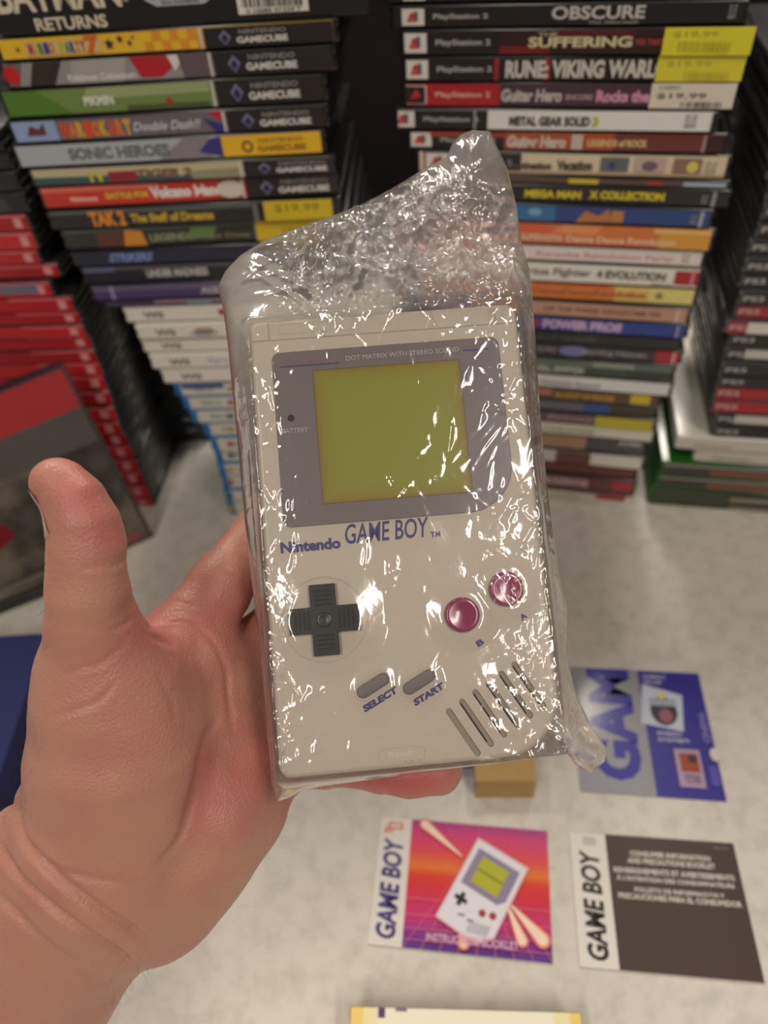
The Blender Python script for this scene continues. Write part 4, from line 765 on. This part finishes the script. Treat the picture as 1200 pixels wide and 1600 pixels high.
cr = nt.nodes.new('ShaderNodeValToRGB'); el = cr.color_ramp.elements; el[0].position = 0; el[0].color = (*lin((194, 140, 120)), 1); el[1].position = 1; el[1].color = (*lin((186, 92, 88)), 1); e = el.new(.4); e.color = (*lin((188, 122, 110)), 1)
nt.links.new(fac, cr.inputs[0]); nt.links.new(cr.outputs[0], b.inputs['Base Color']); b.inputs['Roughness'].default_value = .45
b.inputs['Subsurface Weight'].default_value = .18; b.inputs['Subsurface Radius'].default_value = (.004, .0015, .0008); b.inputs['Subsurface Scale'].default_value = 1.0
vo = nt.nodes.new('ShaderNodeTexVoronoi'); vo.inputs['Scale'].default_value = 1100; nt.links.new(tc.outputs['Object'], vo.inputs['Vector'])
n2 = nt.nodes.new('ShaderNodeTexNoise'); n2.inputs['Scale'].default_value = 420; n2.inputs['Detail'].default_value = 4; nt.links.new(tc.outputs['Object'], n2.inputs['Vector'])
bp = nt.nodes.new('ShaderNodeBump'); bp.inputs['Strength'].default_value = .28; bp.inputs['Distance'].default_value = .0005; nt.links.new(node('ADD', vo.outputs['Distance'], n2.outputs['Fac']), bp.inputs['Height']); nt.links.new(bp.outputs[0], b.inputs['Normal'])
me2.materials.clear(); me2.materials.append(sk); ho.data.update()
tag(ho, 'left hand and forearm of a person, palm up, thumb raised, fingers behind the bagged console', 'person')
# thumb nail, seen nearly edge-on
ax = cp(91, 752, .212)-cp(121, 792, .2125); ax /= np.linalg.norm(ax); nn = np.array([-.98, .0, -.10]); nn -= (nn @ ax)*ax; nn /= np.linalg.norm(nn); tt = np.cross(ax, nn)
mb = MB(); c0 = cp(106, 774, .2125); vs_ = []; nu, nv = 14, 12; gr_ = np.zeros((nu+1, nv+1)); dr_ = {}
for i in range(nu+1):
    for j in range(nv+1):
        al = -.0078+.0150*i/nu; th = R(-56+112*j/nv)*(1-.25*max(0, (i/nu-.75)/.25)**2); d_ = nn*math.cos(th)+tt*math.sin(th); dr_[i, j] = (al, d_)
        lo, hi = .001, .02
        for _ in range(18):
            md_ = (lo+hi)/2
            if field((c0+ax*al+d_*md_)[None])[0] < 0: lo = md_
            else: hi = md_
        gr_[i, j] = lo
for i in range(nu+1):
    if i/nu > .62: gr_[i] = np.maximum(gr_[i], gr_[int(nu*.62)]-.0007*((i/nu-.62)/.38)**2)
for lay in (0, 1):
    for i in range(nu+1):
        for j in range(nv+1): al, d_ = dr_[i, j]; p = c0+ax*al+d_*(gr_[i, j]+.0003*(1 if i else -.5)-.0005*lay); vs_.append(tuple(EYE+B3 @ p))
fs_ = []; K_ = (nu+1)*(nv+1)
for i in range(nu):
    for j in range(nv):
        q0 = i*(nv+1)+j; f4 = (q0, q0+1, q0+nv+2, q0+nv+1); fs_ += [f4, tuple(K_+v for v in reversed(f4))]
for j in range(nv): fs_ += [(j, K_+j, K_+j+1, j+1), (nu*(nv+1)+j, nu*(nv+1)+j+1, K_+nu*(nv+1)+j+1, K_+nu*(nv+1)+j)]
mb.add(vs_, fs_, mat('fingernail', (186, 132, 116), .3, .4)); o = mb.build('thumbnail', ho, smooth=True); o['label'] = 'pale thumb nail seen edge-on'
# fine hairs along the wrist and the backs of the digits
mb = MB(); hm = mat('brown_hair', (60, 42, 30), .6); sel = []
zones = [((66, 960), 26, 26), ((45, 1120), 20, 10), ((25, 1230), 30, 34), ((15, 1290), 25, 26), ((200, 1540), 22, 30), ((215, 1510), 16, 14), ((330, 850), 26, 16), ((8, 1350), 20, 16)]
side = np.abs((N*V).sum(1)/np.linalg.norm(V, axis=1)) < .55
for (hx, hy), rad, n in zones:
    idx = np.where(side & ((QX-hx)**2+(QY-hy)**2 < (rad*2)**2))[0]
    if len(idx): sel += list(rng.choice(idx, n))
for i in sel:
    p = V2[i]; d = N[i]*.7+rng.normal(size=3)*.35+np.array([-.2, -.5, .1]); d /= np.linalg.norm(d); L_ = rng.uniform(.002, .0042); s_ = np.cross(d, [0, 0, 1.]); s_ /= np.linalg.norm(s_)
    u_ = np.cross(d, s_); pts = []
    for t in (0, .5, 1):
        c_ = p+d*L_*t+np.array([0, -1, 0])*L_*.25*t*t; wd = .00003*(1-.75*t)
        pts += [c_+s_*wd, c_-s_*wd*.5+u_*wd*.87, c_-s_*wd*.5-u_*wd*.87]
    mb.add([tuple(EYE+B3 @ q) for q in pts], [(0, 1, 4, 3), (1, 2, 5, 4), (2, 0, 3, 5), (3, 4, 7, 6), (4, 5, 8, 7), (5, 3, 6, 8), (6, 7, 8)], hm)
o = mb.build('arm_hair', ho); o['kind'] = 'stuff'

# ------------------------------------------------------------------ the clear plastic bag
OUT = [(738, 203), (766, 205), (778, 232), (792, 262), (808, 325), (814, 375), (828, 425), (834, 500), (838, 570), (846, 680), (856, 780), (866, 850), (874, 905), (886, 955), (884, 1010), (886, 1035), (900, 1085), (922, 1130), (948, 1170), (944, 1190), (922, 1208), (900, 1196), (880, 1168), (850, 1166), (815, 1178), (770, 1190), (690, 1202), (600, 1214), (500, 1228), (470, 1236), (452, 1246), (431, 1254), (424, 1215), (418, 1150), (410, 1060), (402, 980), (392, 900), (382, 810), (374, 720), (364, 620), (356, 540), (348, 480), (340, 448), (352, 424), (375, 400), (410, 378), (450, 362), (500, 345), (560, 322), (620, 290), (665, 262), (698, 245), (706, 226), (720, 210)]
poly = np.array([px2g(x, y, -16) for x, y in OUT])
def inside(P, G):
    r = np.zeros(len(P), bool); n = len(G)
    for i in range(n):
        a, b_ = G[i], G[(i+1) % n]
        c_ = ((a[1] > P[:, 1]) != (b_[1] > P[:, 1])) & (P[:, 0] < (b_[0]-a[0])*(P[:, 1]-a[1])/(b_[1]-a[1]+1e-12)+a[0]); r ^= c_
    return r
def near(P, G):
    best = np.full(len(P), 1e9); bp_ = np.zeros_like(P)
    for i in range(len(G)):
        a, b_ = G[i], G[(i+1) % len(G)]; ab = b_-a; h = np.clip(((P-a) @ ab)/(ab @ ab), 0, 1); q = a+h[:, None]*ab; d = np.linalg.norm(P-q, axis=1); m_ = d < best; best[m_] = d[m_]; bp_[m_] = q[m_]
    return best, bp_
HOT = [(430, 1180, 40, 1), (415, 1000, 34, .9), (440, 930, 34, .8), (425, 1090, 34, .8), (760, 880, 50, .7), (835, 945, 45, .9), (850, 1080, 50, 1), (800, 1140, 40, .5), (690, 690, 36, .8), (665, 735, 32, .7), (620, 765, 22, .6), (590, 880, 40, .35), (395, 650, 22, .8), (400, 740, 26, .9), (450, 835, 22, .4), (560, 1130, 36, .35), (680, 1070, 30, .7), (800, 500, 30, .5), (720, 515, 24, .5), (700, 300, 45, .8), (660, 330, 50, 1), (740, 350, 60, 1), (700, 420, 60, 1), (790, 400, 40, .7), (640, 400, 40, .7), (500, 960, 28, .4), (640, 910, 40, .3)]
HOT += [(432, 1190, 34, 1), (436, 1120, 34, 1), (428, 1040, 32, 1), (418, 960, 30, 1), (850, 1090, 40, 1), (830, 1010, 40, .8)]
def bag_sheet(step, sgn, seed, ncr):
    mn, mx_ = poly.min(0)-step, poly.max(0)+step; nx, ny = int((mx_[0]-mn[0])/step)+2, int((mx_[1]-mn[1])/step)+2
    gx, gy = np.meshgrid(mn[0]+step*np.arange(nx), mn[1]+step*np.arange(ny)); P = np.stack([gx.ravel(), gy.ravel()], 1)
    ins = inside(P, poly); dist, npt = near(P, poly); keep = ins | (dist < step*.75)
    snap = (~ins & keep) | (ins & (dist < step*.3)); P[snap] = npt[snap]; dist[snap] = 0
    # distance to console footprint
    qx = np.maximum(np.abs(P[:, 0])-44.6, 0); qy = np.maximum(np.abs(P[:, 1])-73.6, 0); dd = np.hypot(qx, qy)
    t = dist/np.maximum(dist+dd, 1e-6); base = 17.0*np.where(dd <= 0, 1, t**.62)
    up = P[:, 1] > 74
    loose = np.clip(dd/6, 0, 1)
    rs = np.random.RandomState(seed); cr_ = np.zeros(len(P)); amp_c = np.zeros(len(P))
    hot = np.zeros(len(P))
    for px_, py_2, r_, a_ in HOT:
        c_ = px2g(px_, py_2, 0); hot = np.maximum(hot, a_*np.exp(-((P[:, 0]-c_[0])**2+(P[:, 1]-c_[1])**2)/(r_/4.8)**2))
    for k in range(ncr):
        u_ = rs.rand()
        if u_ < .40: c_ = np.array([rs.uniform(-30, 52), rs.uniform(74, 128)]); L_ = rs.uniform(4, 26); am = rs.uniform(.5, 1.6)
        elif u_ < .52: c_ = np.array([rs.uniform(-46, -34), rs.uniform(-78, 70)]); L_ = rs.uniform(3, 14); am = rs.uniform(.3, .9)
        elif u_ < .70: c_ = np.array([rs.uniform(28, 58), rs.uniform(-80, 60)]); L_ = rs.uniform(3, 18); am = rs.uniform(.3, 1.0)
        elif u_ < .88: q0 = HOT[rs.randint(len(HOT))]; c_ = px2g(q0[0]+rs.normal()*q0[2]*.6, q0[1]+rs.normal()*q0[2]*.6, 0); L_ = rs.uniform(2, 10); am = rs.uniform(.3, 1.0)
        else: c_ = np.array([rs.uniform(-44, 44), rs.uniform(-72, 72)]); L_ = rs.uniform(2, 18); am = rs.uniform(.1, .45)
        th = rs.uniform(0, math.pi); dr = np.array([math.cos(th), math.sin(th)]); nr = np.array([-dr[1], dr[0]])
        s = (P-c_) @ dr; q_ = (P-c_) @ nr + .02*s*s/ max(L_, 5)*rs.uniform(-1, 1)*8; wd = rs.uniform(.35, 1.1)*(1+.6*(am > .9))
        cr_ += am*(1 if rs.rand() < .65 else -.7)*np.exp(-np.abs(q_)/wd)*np.exp(-(s/L_)**2)*(1 if True else 0)
    # broad soft puckers
    for k in range(16):
        th = rs.uniform(0, math.pi); kf = rs.uniform(.12, .5); cr_ += .10*np.sin((P @ [math.cos(th), math.sin(th)])*kf+rs.uniform(0, 6.3))
    edge = np.clip(dist/4, 0, 1)
    over = dd < 1.0
    if sgn > 0:
        h = np.where(over, 17.2+np.maximum(0, np.abs(cr_)*.55), base+cr_*edge*(.45+.9*loose))
        for cx, cy, r_, hh in ((16.6, -28.3, 9, 2.3), (31.6, -21.4, 9, 2.3), (-27.2, -26, 14.5, 2.6), (-13.6, -47.9, 7.5, 1.4), (1, -48, 7.5, 1.4)):
            dc = np.hypot(P[:, 0]-cx, P[:, 1]-cy); h = np.maximum(h, np.where(over, 16+.35+hh*np.clip(1.75-dc/r_*1.0, 0, 1), h))
        near_edge = (dd >= 1.0) & (dd < 5); h = np.maximum(h, np.where(near_edge, 17.2*(1-(dd-1)/4*.35)*np.clip(t*1.6, 0, 1), h))
        h = np.where(snap, 0, h)
    else:
        h = np.where(over, 16.9+np.clip(cr_, 0, .4)*.3, np.maximum(base+cr_*edge*.8*(.4+loose), 0)); h = -h*np.where(dd > 12, .45+.55*np.exp(-(dd-12)/8), 1); h = np.where(snap, 0, h)
    Z = -16+h
    idm = -np.ones(len(P), int); f = []
    g_ = np.arange(len(P)).reshape(ny, nx); a, b_, c_, d_ = g_[:-1, :-1].ravel(), g_[:-1, 1:].ravel(), g_[1:, 1:].ravel(), g_[1:, :-1].ravel()
    ok = keep[a] & keep[b_] & keep[c_] & keep[d_]; F = np.stack([a, b_, c_, d_], 1)[ok]; us = np.unique(F); idm[us] = np.arange(len(us))
    return np.column_stack([P, Z])[us]*.001, idm[F], np.stack([loose, np.clip(hot+loose*.25, 0, 1)], 1)[us]
film = bpy.data.materials.new('clear_plastic_film'); film.use_nodes = True; nt = film.node_tree; nt.nodes.remove(nt.nodes['Principled BSDF']); out = nt.nodes['Material Output']
tc = nt.nodes.new('ShaderNodeTexCoord'); tr = nt.nodes.new('ShaderNodeBsdfTransparent'); tr.inputs[0].default_value = (.965, .955, .95, 1)
gl = nt.nodes.new('ShaderNodeBsdfGlossy'); gl.inputs['Roughness'].default_value = .09; gl.inputs[0].default_value = (1, 1, 1, 1)
df = nt.nodes.new('ShaderNodeBsdfDiffuse'); df.inputs[0].default_value = (.8, .78, .77, 1)
n1 = nt.nodes.new('ShaderNodeTexNoise'); n1.inputs['Scale'].default_value = 130; n1.inputs['Detail'].default_value = 3; n1.inputs['Distortion'].default_value = 1.5; nt.links.new(tc.outputs['Object'], n1.inputs['Vector'])
v1 = nt.nodes.new('ShaderNodeTexVoronoi'); v1.inputs['Scale'].default_value = 160; v1.feature = 'DISTANCE_TO_EDGE'; nt.links.new(tc.outputs['Object'], v1.inputs['Vector'])
hh = node('ADD', n1.outputs['Fac'], node('MULTIPLY', node('MINIMUM', v1.outputs['Distance'], .12), 2.0))
bp = nt.nodes.new('ShaderNodeBump'); bp.inputs['Distance'].default_value = .0007
at_ = nt.nodes.new('ShaderNodeAttribute'); at_.attribute_name = 'folds'; sc_ = nt.nodes.new('ShaderNodeSeparateColor'); nt.links.new(at_.outputs['Color'], sc_.inputs[0])
nt.links.new(node('ADD', node('MULTIPLY', sc_.outputs[1], .42), .04), bp.inputs['Strength']); nt.links.new(hh, bp.inputs['Height'])
nt.links.new(bp.outputs[0], gl.inputs['Normal'])
lw = nt.nodes.new('ShaderNodeFresnel'); lw.inputs['IOR'].default_value = 1.5; nt.links.new(bp.outputs[0], lw.inputs['Normal'])
geo = nt.nodes.new('ShaderNodeNewGeometry')
rf = nt.nodes.new('ShaderNodeBsdfRefraction'); rf.inputs['Roughness'].default_value = .3; rf.inputs['IOR'].default_value = 1.12; rf.inputs[0].default_value = (.97, .96, .955, 1); nt.links.new(bp.outputs[0], rf.inputs['Normal'])
m0 = nt.nodes.new('ShaderNodeMixShader'); nt.links.new(node('MULTIPLY', sc_.outputs[0], .62), m0.inputs[0]); nt.links.new(tr.outputs[0], m0.inputs[1]); nt.links.new(rf.outputs[0], m0.inputs[2])
m1 = nt.nodes.new('ShaderNodeMixShader'); nt.links.new(m0.outputs[0], m1.inputs[1]); nt.links.new(df.outputs[0], m1.inputs[2]); nh = nt.nodes.new('ShaderNodeTexNoise'); nh.inputs['Scale'].default_value = 45; nh.inputs['Detail'].default_value = 4; nt.links.new(tc.outputs['Object'], nh.inputs['Vector'])
nt.links.new(node('ADD', node('MULTIPLY', sc_.outputs[0], node('MULTIPLY', nh.outputs['Fac'], .27)), .025), m1.inputs[0])
m2 = nt.nodes.new('ShaderNodeMixShader'); nt.links.new(node('MINIMUM', node('MULTIPLY', lw.outputs[0], 1.7), .6), m2.inputs[0]); nt.links.new(m1.outputs[0], m2.inputs[1]); nt.links.new(gl.outputs[0], m2.inputs[2]); nt.links.new(m2.outputs[0], out.inputs[0])
mb = MB(); v_, f_, A1_ = bag_sheet(.6, 1, 11, 800); mb.add(v_, [tuple(q) for q in f_], film)
v_, f_, A2_ = bag_sheet(1.5, -1, 5, 220); mb.add(v_, [tuple(reversed(q)) for q in f_], film)
bag = mb.build('plastic_bag', None, smooth=True)
A_ = np.vstack([A1_, A2_]); ca = bag.data.color_attributes.new('folds', 'FLOAT_COLOR', 'POINT')      # loose doubled film / crumpled spots
ca.data.foreach_set('color', np.column_stack([A_, np.zeros(len(A_)), np.ones(len(A_))]).ravel())
bag.matrix_world = Matrix([[*GW[i], GO[i]] for i in range(3)]+[[0, 0, 0, 1]])
tag(bag, 'crumpled clear plastic bag wrapped around the handheld console', 'plastic bag')
